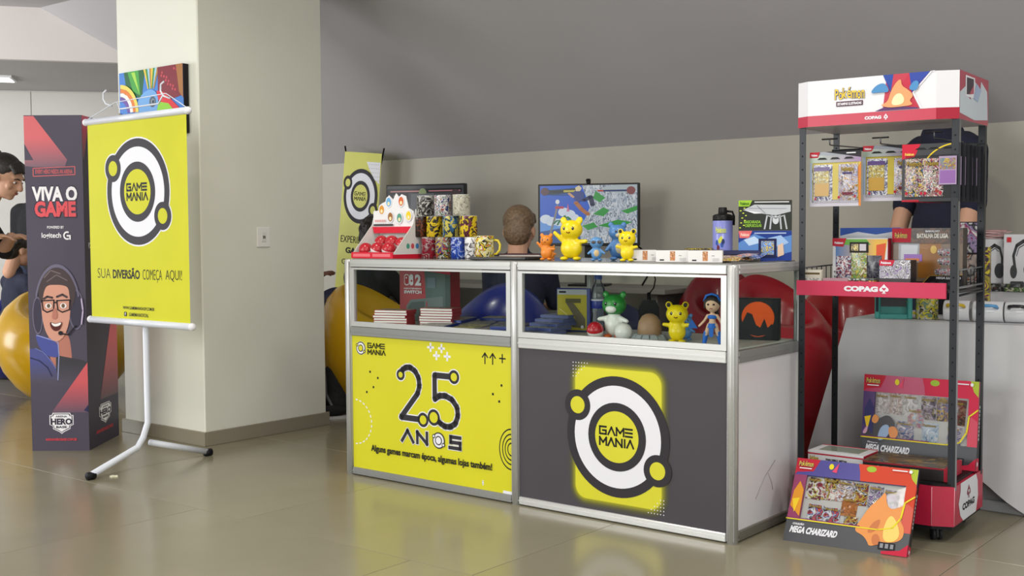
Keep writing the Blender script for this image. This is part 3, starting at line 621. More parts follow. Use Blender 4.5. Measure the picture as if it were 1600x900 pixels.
def head_mesh(t, T, m, hair, tufts=True, face=True):
    """head about .23 m tall looking along local -y; T places its centre"""
    b = MB(); b.T = T
    b.ell((0, .012, .035), (.074, .092, .085), m, 12); b.ell((0, -.030, -.038), (.055, .062, .072), m, 12); b.ell((0, -.062, -.085), (.026, .022, .022), m, 8)
    b.cap((0, -.088, .012), (0, -.104, -.024), .011, .017, m); b.ell((0, -.078, -.056), (.024, .017, .012), m, 8); b.ell((0, -.07, .03), (.055, .022, .016), m, 8)
    b.cap((0, .03, -.06), (0, .045, -.17), .052, .055, m)
    for s in (-1, 1): b.ell((s * .076, .012, -.004), (.010, .020, .030), m, 8); b.ell((s * .042, -.062, -.022), (.024, .018, .022), m, 8)
    remesh(b.build('head', t), .006, 4)
    b = MB(); b.T = T
    b.ell((0, .026, .052), (.083, .096, .084), hair, 12); b.ell((0, .062, -.005), (.072, .062, .082), hair, 12)
    rnd = random.Random(3)
    for i in range(26 if tufts else 0):
        a = rnd.uniform(-1.25, 1.25) + PI / 2; h = rnd.uniform(.02, .115); r = math.sqrt(max(.0, 1 - ((h - .045) / .1) ** 2)) * .085
        b.ell((r * math.cos(a), .03 + r * math.sin(a) * 1.05, h), (.017, .017, .021), hair, 6)
    for i in range(7): b.cap((-.06 + .02 * i, -.045, .105 - abs(i - 3) * .006), (-.064 + .022 * i, -.078, .070 - abs(i - 3) * .004), .016, .010, hair)
    remesh(b.build('hair', t), .006, 2)
    if face:
        for s in (-1, 1):
            b = MB(); b.T = T; b.ell((s * .032, -.0795, .004), (.014, .007, .007), M('efe9e3', .3), 8); b.ell((s * .032, -.086, .004), (.006, .0025, .006), M('2a1a12', .3), 8); b.build('eye', t)
            b = MB(); b.T = T; b.tube([(s * .016, -.094, .024), (s * .034, -.091, .029), (s * .052, -.078, .022)], [.003, .0042, .002], hair, 6); b.build('eyebrow', t)
        b = MB(); b.T = T; b.ell((0, -.0925, -.0535), (.020, .005, .003), M('9a5a50', .5), 8); b.ell((0, -.0925, -.060), (.017, .006, .0045), M('b06a60', .5), 8); b.build('lips', t)
def bake(o):                              # several meshes may not merge, limbs of one garment do
    return o

# ================================================================== ON THE COUNTER
TOPZ = 1.0042
def mpp(P): return (P - ORG).dot(FWD) / F       # metres per pixel of the photograph at P
# --- red and white display box with balls
P0 = col(549, .03, TOPZ); q = inv_room @ P0
bx = thing('display_box', 'open red and white card display box at the counter\'s left end', 'display box', mat=ROOM @ Matrix.Translation((q.x, q.y, TOPZ)))
CW_ = M('dcdad6', .5); RB = M('cf2036', .45); BWD, BDP = .27, .19
b = MB(); b.box(0, BWD, 0, .004, 0, .028, RB); b.box(0, BWD, .004, BDP, 0, .004, CW_); b.build('tray', bx)
for x in (0, BWD - .003):
    b = MB(); b.prism([(.003, .018), (.135, .155), (.155, .225), (.172, .20), (BDP, .18), (BDP, .018)], x, x + .003, CW_, 'x'); b.build('side_wall', bx)
    b = MB(); b.prism([(.0, 0), (BDP, 0), (BDP, .018), (.003, .018)], x - .0005, x + .0035, RB, 'x'); b.build('red_band', bx)
b = MB(); b.box(0, BWD, BDP - .004, BDP, 0, .2, CW_); b.build('back_wall', bx)
b = MB(); hp = [(.004, .13), (BWD - .004, .13), (BWD - .004, .215), (.235, .23), (.218, .285), (.19, .295), (.175, .28), (.155, .30), (.135, .27), (.108, .292), (.085, .262), (.06, .255), (.042, .222), (.004, .218)]
b.prism(hp, .142, .146, M('e4e3e4', .45), 'y'); b.build('header_card', bx)
b = MB(); b.prism([(.004, .145), (.012, .115), (BWD - .012, .115), (BWD - .004, .145)], .136, .1415, RB, 'y'); b.build('header_band', bx)
p = Print((0, .1418, 0), (1, 0, 0), (0, 0, 1))
for x, z, h in ((.06, .225, 'd8963a'), (.108, .26, '6aa9d8'), (.19, .262, 'd0653a'), (.12, .19, '9a6a3c'), (.18, .185, '5d9a86'), (.24, .195, 'e8cb2e')):
    p.disc(x, z, .021, WHT, .027, 16); p.disc(x, z, .016, M(h), .021, 16); p.disc(x, z - .007, .008, M('efdfae'), .009, 12)
p.rect(.012, .148, .14, .158, M('4b4648'))
for i in range(6): p.rect(.02 + .012 * i, .168, .029 + .012 * i, .178, M('d8a0a0'), True)
p.k += 1; p.build('header_print', bx)
p = Print((0, 0, 0), (1, 0, 0), (0, 0, 1)); p.rect(.012, .007, .125, .021, M('e07078')); p.rect(.14, .007, .255, .021, M('e07078')); p.build('front_print', bx)
p = Print((BWD, 0, 0), (0, 1, 0), (0, 0, 1))
for y, h in ((.10, '4c9a86'), (.13, 'c9525a'), (.16, '4a8ac0')): p.disc(y, .055, .011, M(h), .013, 10, True)
p.build('side_print', bx)
BR_ = M('b3202c', .25); BW_ = M('e6e4e2', .25)
def ball(lab, loc, r, tilt, group):
    t = thing('toy_ball', lab, 'ball', loc, 0, group)
    for nm, m_, a0, a1 in (('lower_shell', BW_, -90, 0), ('upper_shell', BR_, 0, 90)):
        b = MB(); b.T = Matrix.Translation((0, 0, r)) @ Matrix.Rotation(tilt[0], 4, 'X') @ Matrix.Rotation(tilt[1], 4, 'Y')
        k = .985 if nm == 'lower_shell' else 1
        b.lathe([(max(1e-4, k * r * math.cos(math.radians(a0 + (a1 - a0) * i / 10))), k * r * math.sin(math.radians(a0 + (a1 - a0) * i / 10))) for i in range(11)], m_, 24); b.build(nm, t)
    return t
for x, y, z, tl, lab in ((.05, .045, .005, (.5, -.3), 'red and white ball at the left front of the display box'), (.132, .04, .008, (.3, .35), 'red and white ball in the middle front of the display box'), (.203, .042, .008, (.35, .2), 'red and white ball at the right front of the display box'),
                        (.10, .098, .038, (.1, .2), 'red and white ball in the left back of the display box, raised'), (.168, .098, .038, (.2, -.1), 'red and white ball in the centre back of the display box, raised'), (.232, .098, .030, (.3, .2), 'red and white ball against the right wall of the display box')):
    ball(lab, bx.matrix_world @ Vector((x, y, z)), .033, tl, 'balls in the display box')
# --- mugs in a pyramid
def mug(lab, loc, rz, outer, h=.094, r=.0395, handle=None, inner=None, group='mugs stacked on the counter', name='mug', rim=None):
    t = thing(name, lab, 'mug', loc, rz, group); inner = inner or M('e4e2de', .2)
    b = MB(); b.lathe([(1e-4, .0), (r * .92, 0), (r, .004), (r, h)], outer, 32); b.build('body', t)
    b = MB(); b.lathe([(r, h), (r - .0015, h + .001), (r - .003, h), (r - .003, .006), (1e-4, .006)], inner, 32); b.build('inside', t)
    b = MB(); b.tube([(r - .002, 0, h * .82), (r + .018, 0, h * .80), (r + .028, 0, h * .62), (r + .026, 0, h * .38), (r + .012, 0, h * .22), (r - .002, 0, h * .2)], .0055, handle or inner, 8); b.build('handle', t)
    return t
MUGS = [  # px, row, colours, label
    (672, 0, ['7c1527', '8a1a2c', '6b1022', '9a8a8a'], 'dark red mug with white band, bottom row beside the display box', 2.4),
    (694, 0, ['c8c6c0', '3b6b2f', 'b23a2e', '20407a', 'd2b43a', '1c1c1c'], 'white mug with a busy many-coloured print, bottom row', 2.6),
    (718, 0, ['1d3a9a', '24489e', '2b55b8', 'b8c4e8', '1a2f7c'], 'blue mug with white print, bottom row of the pyramid', 2.4),
    (740, 0, ['e8e8ea', 'e8e8ea', 'dcdcde', '50484a'], 'mostly white mug in the bottom row, second from the right', 2.5),
    (658, 1, ['2a1712', '1a1210', '6a3318'], 'very dark brown mug, second row behind the display box', 2.4),
    (680, 1, ['d2b818', '151412', '151412', 'caa914'], 'yellow mug with a big black print, second row', 2.4),
    (705, 1, ['b8ac4a', 'c4b858', '2f6a9a', '1c2a34'], 'olive mug with blue print, second row', 2.4),
    (732, 1, ['d8bc1e', 'd8bc1e', '2a1a16', '6a2a3a'], 'yellow mug with dark red-black print, second row right end', 2.4),
    (665, 2, ['c9c8c2', '2a2a2a', '2a2a2a', '8f8e8a'], 'grey and black mug, left of the top row', 2.4),
    (692, 2, ['d9d6d2', 'a32433', '3a6a4a', 'd9d6d2', '303a6a'], 'white mug with red and green print, centre of the top row', 2.4),
    (721, 2, ['c6c3b2', 'b4b19e', 'c6c3b2', '8a8878'], 'pale mug with a grey map-like print, right of the top row', 2.4)]
MH = .0955
for px, row, cs, lab, hz in MUGS:
    P = col(px, .215 + .004 * row, TOPZ + MH * row); mug(lab, P, 1.25, foil(cs, 60 if row != 2 else 75, .2))
P = col(757, .17, TOPZ); mug('white and yellow mug with a red print and yellow handle, right end of bottom row', P, -.25, foil(['e6e2c0', 'e3cf3a', 'e8e6da', 'a8302c', 'e3cf3a', '2a2420'], 55, .2), .100, .043, M('dcc62c', .25), M('e3cf3a', .25))
# --- tablet, papers, notebooks
P = col(790, .10, TOPZ); t = thing('tablet', 'black flat tablet lying on the counter in front of the white and yellow mug', 'tablet', P, -YAW + .25)
b = MB(); b.box(-.13, .13, -.085, .085, 0, .012, M('17181b', .35), .004); b.build('case', t); b = MB(); b.box(-.122, .122, -.077, .077, .012, .0125, M('2b2d33', .08)); b.build('screen', t)
P = col(800, .31, TOPZ); t = thing('paper_sheet', 'white paper sheets lying behind the black tablet', 'paper', P, -YAW - .1)
for i, (a, x) in enumerate(((.0, 0), (.2, .02))): b = MB(); b.T = Matrix.Rotation(a, 4, 'Z'); b.box(-.12 + x, .12 + x, -.07, .07, .001 + .0022 * i, .003 + .0022 * i, M('d9d9dc', .5)); b.build('sheet', t)
P = col(822, .44, TOPZ); t = thing('notebook', 'dark maroon notebook behind the paper sheets on the counter', 'notebook', P, -YAW + .1); b = MB(); b.box(-.11, .11, -.06, .06, 0, .004, M('5a2a34', .5)); b.box(-.108, .108, -.058, .058, .004, .014, M('c9c3bd', .6)); b.box(-.11, .11, -.06, .06, .014, .018, M('4a2530', .5), .001); b.build('cover', t)
# --- figures
TG = 'toy figures on the counter'
def put(px, y, hpx, z=TOPZ):
    P = col(px, y, z); return P, hpx * mpp(P)
YT = M('e8cf12', .3); OT = M('e0852a', .35); BT = M('5a8fc4', .35)
def face_cam(P, d=0): return -math.atan2(P.x, P.y) + d
P, H = put(854, .08, 47); toy('toy_animal', 'small orange toy animal with one raised arm, leftmost on the counter', 'toy', P, face_cam(P, -.3), H, OT, arms=((-1, .7), (1, -.1)))
P, H = put(893, .10, 70); toy('toy_animal', 'biggest bright yellow toy animal with a raised arm', 'toy', P, face_cam(P, -.35), H * 1.04, YT, arms=((-1, .75), (1, .05)), head=1.15, wide=1.22)
P, H = put(932, .10, 43); toy('toy_animal', 'blue toy animal with dark sunglasses and a tan belly', 'toy', P, face_cam(P), H, BT, M('c9b184', .4), glasses=True, ear=None, arms=((-1, -.5), (1, -.5)), head=1.15)
P, H = put(965, .22, 66); toy('toy_animal', 'larger blue toy animal standing behind the small yellow one', 'toy', P, face_cam(P, .3), H, M('4e7fb8', .35), M('c8bd9c', .4), muzzle=M('c8bd9c', .4), arms=((-1, -.6), (1, -.5)))
P, H = put(980, .06, 50); toy('toy_animal', 'small yellow toy animal with dark-lined ears beside the white boxes', 'toy', P, face_cam(P, -.2), H * 1.08, YT, ear_in=M('2d2a26', .4), arms=((-1, .15), (1, .1)), head=1.2)
P, H = put(862, .26, 22); toy('toy_animal', 'tiny orange toy animal half hidden behind the leftmost orange one', 'toy', P, face_cam(P), H * 1.1, OT)
# --- white boxes of cards
WB = M('e6e4e2', .45)
for px, y, lab in ((1008, .10, 'white card box leftmost, touching the small yellow toy'), (1051, .055, 'white card box in the middle of the row of three'), (1102, .055, 'white card box rightmost of the row, by the counter corner')):
    P = col(px, y, TOPZ); t = thing('card_box', lab, 'box', P, -YAW + .45, 'white card boxes on the counter'); hw = .062
    b = MB(); b.box(-hw, hw, 0, .07, 0, .0445, WB, .0015); b.build('carton', t)
    p = Print((-hw, 0, 0), (1, 0, 0), (0, 0, 1)); p.rect(.052, .006, .071, .041, foil(['b8643a', 'e6c8a8', '8a4a2a', 'd89a5a'], 220)); p.rect(.014, .006, .030, .011, M('2a2a2c')); p.rect(.085, .024, .095, .026, M('8a8a8c'), True)
    for i in range(3): p.rect(.088, .006 + .004 * i, .112, .0075 + .004 * i, M('bdbdbd'), True)
    p.build('front_print', t)
    b = MB(); b.box(-hw + .001, hw - .001, .001, .069, .0445, .0462, M('6a6462', .5)); b.build('lid', t)
# --- loose packs
PKC = [['d8c22a', '1c1a18', 'e8e0b0', 'a03a2a'], ['d04a42', 'e8d0c0', '4a6aa0', 'b8b0a0'], ['b8a878', '6a3a2a', 'e0d8c8', 'a03030'], ['2a4aa8', 'e8e8ee', '1c2a6a', '2a4aa8'], ['8a5a2a', '2a2a3a', 'c8a060'], ['1a1a24', 'e8e8ee', '3a3a54']]
def pack_mesh(w_, h_, m, bul=.006, ends=None):
    b = MB(); nx, nz = 4, 6; vs = []
    for j in range(nz + 1):
        for i in range(nx + 1):
            u, v = i / nx, j / nz; vs.append(((u - .5) * w_ * (1 if 0 < j < nz else .99), -bul * (math.sin(PI * u) ** .7) * (math.sin(PI * min(max((v - .08) / .84, 0), 1)) ** .6), v * h_))
    b.add(vs, [(j * (nx + 1) + i, j * (nx + 1) + i + 1, (j + 1) * (nx + 1) + i + 1, (j + 1) * (nx + 1) + i) for j in range(nz) for i in range(nx)], m, True)
    return b.mesh('booster_pack')
LAY = Matrix.Rotation(-PI / 2, 4, 'X')
for i, (px, y, z, rz, pc, lab) in enumerate(((1140, .09, .006, .3, 0, 'yellow foil card pack lying nearest the counter corner'), (1152, .14, .010, .9, 2, 'tan foil card pack in the loose pile'), (1147, .17, .016, -.2, 1, 'red and white foil card pack on top of the loose pile'),
      (1163, .20, .007, .5, 4, 'brown foil card pack at the right of the loose pile'), (1172, .26, .010, .2, 3, 'blue and white foil card pack, right end of the pile'), (1133, .24, .008, .7, 5, 'black and white foil card pack at the back of the pile'))):
    P = col(px, y, TOPZ + z); o = bpy.data.objects.new('card_pack', pack_mesh(.065, .11, foil(PKC[pc], 90, .25), .007)); COL.objects.link(o)
    o.matrix_world = Matrix.Translation(P) @ Matrix.Rotation(-YAW + rz, 4, 'Z') @ Matrix.Rotation(-PI / 2 + .12, 4, 'X'); tag(o, lab, 'card pack', 'loose card packs on the counter')
P = col(1092, .20, TOPZ); t = thing('card_box', 'flat yellow and black printed card box lying behind the white boxes', 'box', P, -YAW + .4); b = MB(); b.box(-.05, .05, -.03, .05, 0, .05, foil(['c9b52a', '1c1a18', '6a5a2a', '2a2622'], 120)); b.build('carton', t)
P = col(1040, .30, TOPZ); t = thing('card_box', 'flat dark brown printed box lying behind the leftmost white box', 'box', P, -YAW + .4); b = MB(); b.box(-.07, .06, -.03, .05, 0, .03, foil(['3a2a22', '6a5a4a', '221a16', '8a7a6a'], 120)); b.build('carton', t)
# --- bottle
P = col(1129, .43, TOPZ); t = thing('drinking_bottle', 'lilac drinking bottle with black spout lid at the back of the counter', 'bottle', P, face_cam(P)); k = mpp(P); rr = 15.5 * k; hb = 60 * k
PUR = M('8288cc', .3)
b = MB(); b.lathe([(1e-4, 0), (rr * .95, 0), (rr, .004), (rr, 12 * k)], M('cdbf4e', .3), 32); b.build('base_band', t)
b = MB(); b.lathe([(rr * 1.001, 12 * k), (rr, 12 * k), (rr, hb), (rr * .96, hb + 2 * k), (1e-4, hb + 2 * k)], PUR, 32); b.build('body', t)
b = MB(); b.lathe([(rr * .97, hb + 1 * k), (rr, hb + 2 * k), (rr, hb + 9 * k), (rr * .8, hb + 11 * k), (rr * .45, hb + 12 * k), (rr * .42, hb + 21 * k), (rr * .38, hb + 22 * k), (1e-4, hb + 22 * k)], BLK, 28); b.build('lid', t)
b = MB(); b.tube([(rr * .35, 0, hb + 16 * k), (rr * .95, 0, hb + 15 * k), (rr * 1.12, 0, hb + 8 * k), (rr * 1.1, 0, hb - 6 * k)], 1.8 * k, BLK, 8); b.build('carry_loop', t)
p = MB()                                   # lettering wrapped round the body
def wrap(pts, m, rad): p.add([(rad * math.sin(a), -rad * math.cos(a), z) for a, z in pts], [tuple(range(len(pts)))], m)
vs, fs = text_mesh('Pokémon', .05)
for off, m_ in ((rr * 1.004, M('2f4a86')), (rr * 1.008, M('c8cf6a'))):
    e = .0 if off > rr * 1.006 else .002
    p.add([(off * math.sin(-.75 + 1.1 * a), -off * math.cos(-.75 + 1.1 * a), hb * .70 - e + hb * .16 * c) for a, c in vs], fs, m_)
for i, (a, z, h) in enumerate(((-.6, .45, '3a5aa8'), (-.3, .50, 'c8cf4a'), (-.05, .40, '3a5aa8'), (-.45, .32, '6a2a3a'), (-.15, .55, 'd8d85a'), (.05, .48, '2f3a6a'))): wrap([(a + .16 * math.cos(q * PI / 5), hb * (z + .075 * math.sin(q * PI / 5))) for q in range(10)], M(h), rr * (1.004 + .001 * i))
p.build('body_print', t)
# --- flat dark case and two game boxes
P = col(1153, .34, TOPZ); t = thing('flat_case', 'flat dark blue case lying in front of the lilac bottle', 'case', P, -.25); b = MB(); b.box(-.075, .085, -.02, .06, 0, .022, M('8b8883', .4), .002); b.build('lower_shell', t); b = MB(); b.box(-.077, .087, -.022, .062, .022, .040, M('20224e', .35), .003); b.build('upper_shell', t)
P = col(1197, .40, TOPZ)
def gamebox(lab, z, front, h, wid, prints, side):
    t = thing('game_box', lab, 'box', P + Vector((0, 0, z)), -.22, 'stacked printed boxes at the counter\'s right end')
    b = MB(); b.box(-wid * .55, wid * .5, 0, .09, 0, h, front, .001); b.build('carton', t); b = MB(); b.box(wid * .5, wid * .5 + .001, .001, .089, .001, h - .001, side); b.build('side_print', t)
    p = Print((-wid * .55, 0, 0), (1, 0, 0), (0, 0, 1), wid * 1.05, h); prints(p); p.build('front_print', t)
def pr1(p):
    p.rect(.0, .0, 1, 1, M('1e3a8a')); p.poly([(0, .6), (.3, .9), (.6, .7), (1, .85), (1, .3), (.6, .1), (0, .25)], M('5a86c4')); p.poly([(.1, .7), (.3, .82), (.45, .62), (.2, .5)], M('b8d0ea')); p.poly([(.55, .75), (.8, .85), (.95, .6), (.75, .45)], M('9ab8e0'))
    p.poly([(0, 1), (.26, 1), (.2, .76), (.02, .76)], M('d8686a')); p.text('Pokémon', .04, .82, .2, .93, M('f0c8b8'), .04); p.rect(.38, .1, .72, .74, M('171d4a')); p.rect(.43, .2, .67, .66, foil(['3a6ac0', 'd8c04a', '1c2a5a', '8ab0e0'], 130)); p.poly([(.74, .5), (.84, .6), (.86, .2), (.74, .12)], M('d8b8a0')); p.rect(.3, .9, .9, .94, M('a8b8d8'))
def pr2(p):
    p.rect(0, 0, 1, 1, M('2f332f')); p.poly([(.08, .68), (.3, .86), (.98, .84), (.98, .62), (.7, .5), (.45, .56)], M('b9bcc2')); p.poly([(.1, .68), (.4, .60), (.45, .57), (.3, .56)], M('e0e2e6')); p.stroke([(.2, .74), (.9, .72)], .012, M('7a7e86')); p.stroke([(.35, .82), (.5, .58)], .012, M('7a7e86'))
    for a in (-.16, -.08, .08, .16): p.stroke([(.70, .4), (.70 + a, .5), (.70 + a * 1.3, .06)], .03, M('b4b8be'), False, True)
    p.disc(.70, .35, .06, M('c4c8ce'), .14); p.poly([(0, 1), (.26, 1), (.2, .8), (0, .8)], M('9ac43a')); p.text('Pokémon', .03, .84, .2, .95, M('3a6a1a'), .04)
    p.text('MASCARADA', .1, .24, .42, .34, M('8ab83a'), .04); p.text('CREPUSCULAR', .12, .12, .44, .22, M('8ab83a'), .04)
    for i in range(9): p.disc(.03 + (i * .31 % .12), .1 + i * .08, .02, M('c8d84a'), .02, 8, True)
    p.k += 1; p.rect(.3, .92, .95, .96, M('c8c8c8'))
gamebox('blue printed card game box under the green-black one at the counter end', 0, M('1c2f78', .35), .115, .19, pr1, M('24449a', .35))
gamebox('black and green printed card game box on top of the blue one', .1155, M('2a2c2c', .4), .117, .19, pr2, M('242626', .4))

# ================================================================== INSIDE THE SHOWCASE
SZ = ZS + .0006
RC = M('bb3a44', .3); RCW = M('e8e2e0', .35)
def case(name, lab, mat_w, w_, d_, h_, shell, art, group, cat='game case', cover=None):
    t = thing(name, lab, cat, mat=mat_w, group=group)
    b = MB(); b.box(-w_ / 2, w_ / 2, 0, d_, 0, h_, shell, .0012); b.build('shell', t)
    b = MB(); b.box(-w_ / 2 + .003, w_ / 2 - .002, -.0004, .001, .0015, h_ - .0015, cover or RCW); b.build('spine_label', t)
    b = MB(); b.box(-w_ / 2 + .004, w_ / 2 - .004, .012, d_ - .004, h_, h_ + .0005, art); b.build('cover_art', t); return t
rnd = random.Random(5)
for px, y, n, nm in ((609, .07, 6, 'left'), (681, .15, 7, 'right')):
    P = col(px, y, SZ)
    for i in range(n):
        pos = 'bottom' if i == 0 else 'top' if i == n - 1 else ['second', 'third', 'fourth', 'fifth', 'sixth'][i - 1] + (' from bottom' if True else '')
        m = Matrix.Translation(P + Vector((rnd.uniform(-.004, .004), 0, i * .0118))) @ Matrix.Rotation(-YAW + .35 + rnd.uniform(-.05, .05), 4, 'Z')
        case('game_case', 'red game case with white spine, %s in the %s stack in the showcase' % (pos, nm), m, .165 if nm == 'left' else .16, .105, .0112, RC, foil(['8a3a3a', 'd8c8b8', '4a5a8a', 'b89a4a'], 70), 'red game cases in the showcase')
# console box
P = col(664, .34, SZ); t = thing('console_box', 'red and grey games console box standing at the back of the showcase', 'box', P, -YAW + .12); bw, bh = .30, .245
b = MB(); b.box(-bw / 2, bw / 2, 0, .08, 0, bh, M('b03a44', .35), .001); b.build('carton', t)
p = Print((-bw / 2, 0, 0), (1, 0, 0), (0, 0, 1), bw, bh); p.poly([(.50, 1), (1, 1), (1, 0), (.13, 0), (.13, .12), (.52, .42)], M('5f6f6e')); p.rect(.9, 0, 1, 1, M('4a5a58')); p.poly([(.45, 1), (1, 1), (1, .92)], M('c03a48'))
p.poly([(.14, .0), (.14, .3), (.22, .42), (.86, .5), (.86, 0)], M('747f80')); p.poly([(.17, 0), (.17, .28), (.24, .37), (.5, .4), (.5, 0)], M('5c6666')); p.stroke([(.53, .08), (.545, .38)], .02, RC, False); p.rect(.55, .66, .72, .86, M('6d7d88')); p.build('front_art', t)
p = Print((-bw / 2, -.002, 0), (1, 0, 0), (0, 0, 1), bw, bh)
p.rrect(.10, .70, .20, .92, .045, WHT); p.rrect(.112, .722, .19, .90, .035, M('b03a44')); p.disc(.145, .85, .016, WHT, .02, 14); p.rrect(.205, .70, .285, .92, .04, WHT); p.disc(.25, .79, .018, M('b03a44'), .022, 14)
p.text('2', .32, .70, .44, .92, WHT, .05); p.text('NINTENDO', .10, .625, .45, .655, WHT, .03); p.text('SWITCH', .10, .54, .45, .605, WHT, .05); p.build('lettering', t)
# blue cases lying
BC = M('2b3a86', .3)
ARTS = [['6a6a62', '8a8a84', '4a4a48', 'a8a49a'], ['b8ac5a', '8a8248', '5a5a4a', 'c8c29a'], ['7a6a62', 'b0a8a0', '5a5048', '8a8078'], ['5a6472', '8a929a', '3a424a']]
spots = [(672, .035, .0), (724, .03, .0), (764, .035, 0), (788, .05, .0145), (735, .16, .0), (775, .165, 0), (700, .19, .014), (745, .29, .0), (785, .30, 0), (770, .40, .0145)]
nms = ['at the front left', 'second at the front', 'third at the front', 'at the front against the middle post', 'in the second row, left', 'in the second row, right', 'raised beside the red stack', 'in the third row, left', 'in the third row, right', 'at the very back of the left case']
for i, (px, y, z) in enumerate(spots):
    P = col(px, y, SZ + z); case('game_case', 'blue game case lying flat %s of the showcase' % nms[i] if 'of the' not in nms[i] else 'blue game case lying flat ' + nms[i], Matrix.Translation(P) @ Matrix.Rotation(-YAW + .28 + .05 * math.sin(i * 2.1), 4, 'Z') @ Matrix.Rotation(.03, 4, 'X'), .132, .17 if y < .3 else .10, .0138, BC, foil(ARTS[i % 4], 45), 'blue game cases in the showcase', cover=BC)
for i in range(5):
    P = col(830 + 9 * i, .05 + .05 * i, SZ + .0145 * i * 0 + .0142 * i); case('game_case', 'blue game case fanned right of the middle post, %s of five' % ['lowest and frontmost', 'second', 'third', 'fourth', 'uppermost and rearmost'][i], Matrix.Translation(P) @ Matrix.Rotation(-YAW + .02 * i, 4, 'Z'), .14, .15, .0138, M('5d6796', .3), foil(ARTS[i % 4], 45), 'blue game cases in the showcase', cover=M('46528a', .35))
P = col(896, .30, SZ); t = thing('game_case', 'upright blue game case with yellow cover art behind the glass', 'game case', P, -YAW + .30); b = MB(); b.box(-.075, .075, 0, .014, 0, .185, BC, .002); b.build('shell', t)
p = Print((-.072, 0, 0), (1, 0, 0), (0, 0, 1), .132, .185); p.rect(0, .03, 1, .97, M('b9ad3c')); p.rect(0, .85, 1, .97, M('b8bcc2')); p.rect(.06, .89, .3, .93, INKB); p.rect(.28, .66, .8, .76, M('5d5a3c')); p.poly([(.3, .66), (.55, .66), (.95, .3), (.95, .08), (.5, .1), (.62, .3)], M('6a6450')); p.poly([(.1, .14), (.42, .24), (.5, .17), (.16, .07)], M('4a4a44')); p.stroke([(.08, .52), (.5, .3)], .02, M('e0d890')); p.disc(.85, .11, .05, WHT, .04, 12); p.build('cover_art', t)
# water bottle
P = col(935, .36, SZ); t = thing('water_bottle', 'clear plastic water bottle with a blue label standing in the showcase', 'bottle', P); PET = glass('eef4f8', .28, 'bottle_plastic', .10, 'dfe8f0')
b = MB(); b.lathe([(1e-4, .004), (.026, 0), (.032, .01), (.030, .03), (.033, .045), (.030, .07), (.033, .09), (.033, .10)], PET, 24); b.lathe([(.033, .135), (.033, .16), (.028, .185), (.014, .212), (.0135, .225)], PET, 24); b.build('body', t)
b = MB(); b.lathe([(.0332, .10), (.0337, .101), (.0337, .134), (.0332, .135)], M('2a3a9a', .35), 24); b.build('label_band', t); b = MB(); b.lathe([(.0336, .132), (.0340, .133), (.0340, .138), (.0336, .139)], WHT, 24); b.build('label_edge', t)
b = MB(); b.lathe([(.0165, .222), (.0165, .243), (.015, .245), (1e-4, .245)], M('4a6ac0', .35), 20); b.build('cap', t)
# toys behind the glass
SG = 'toy figures in the showcase'
P = col(930, .08, SZ); ball('red and white ball at the left of the showcase toys', P, .034, (.35, -.1), 'balls in the showcase')
P = col(974, .075, SZ); t = thing('toy_ball', 'all-white patterned ball in front of the green and white toy', 'ball', P, 0, 'balls in the showcase'); b = MB(); b.ell((0, 0, .035), .035, M('dcdbd8', .3), 14); b.build('shell', t); b = MB(); b.tube([(.0355 * math.cos(a * .4) * .6 - .01, -.0355 * math.cos(a * .4) * .0 - .029, .045 + .006 * math.sin(a)) for a in range(-3, 4)], .0012, M('6a6a6a'), 6); b.build('printed_mark', t)
P, H = put(960, .14, 84, SZ); toy('toy_animal', 'green and white toy figure with orange feet behind the white ball', 'toy', P, face_cam(P, -.4), H * .95, M('e2e2de', .3), headcol=M('2f8a3a', .3), muzzle=M('e6e6e2', .3), feet=M('d9642a', .35), arms=((-1, -.1), (1, -.2)), group=SG, head=1.15)
P = col(1015, .12, SZ); t = thing('toy_mound', 'brown dome-shaped toy rising from a ring of grey rocks', 'toy', P, 0, SG)
b = MB(); b.lathe([(1e-4, .012), (.046, .012), (.047, .05), (.043, .075), (.03, .097), (.014, .106), (1e-4, .108)], noisy('brown_toy', '8f7055', '99795c', 40, .5), 24); b.build('dome', t)
rn = random.Random(2)
for i in range(13):
    a = 2 * PI * i / 13; b = MB(); b.T = Matrix.Rotation(a, 4, 'Z'); h = rn.uniform(.024, .034); b.add([(.040, -.018, 0), (.040, .018, 0), (.078, -.019, 0), (.078, .019, 0), (.044, -.012, h), (.044, .012, h), (.060, -.011, h * .9), (.060, .011, h * .9)], [(0, 1, 3, 2)[::-1], (4, 6, 7, 5), (2, 3, 7, 6), (0, 4, 5, 1), (0, 2, 6, 4), (1, 5, 7, 3)], M('8d9296', .6)); b.build('rock', t)
P, H = put(1058, .12, 62, SZ); toy('toy_animal', 'yellow toy animal with dark-lined ears behind the glass', 'toy', P, face_cam(P, -.15), H * 1.1, YT, ear_in=M('2d2a26', .4), arms=((-1, .1), (1, .1)), head=1.2, group=SG)
P, H = put(1072, .24, 42, SZ); toy('toy_animal', 'small blue toy animal half hidden behind the yellow one in the showcase', 'toy', P, face_cam(P, -.2), H * 1.1, BT, group=SG)
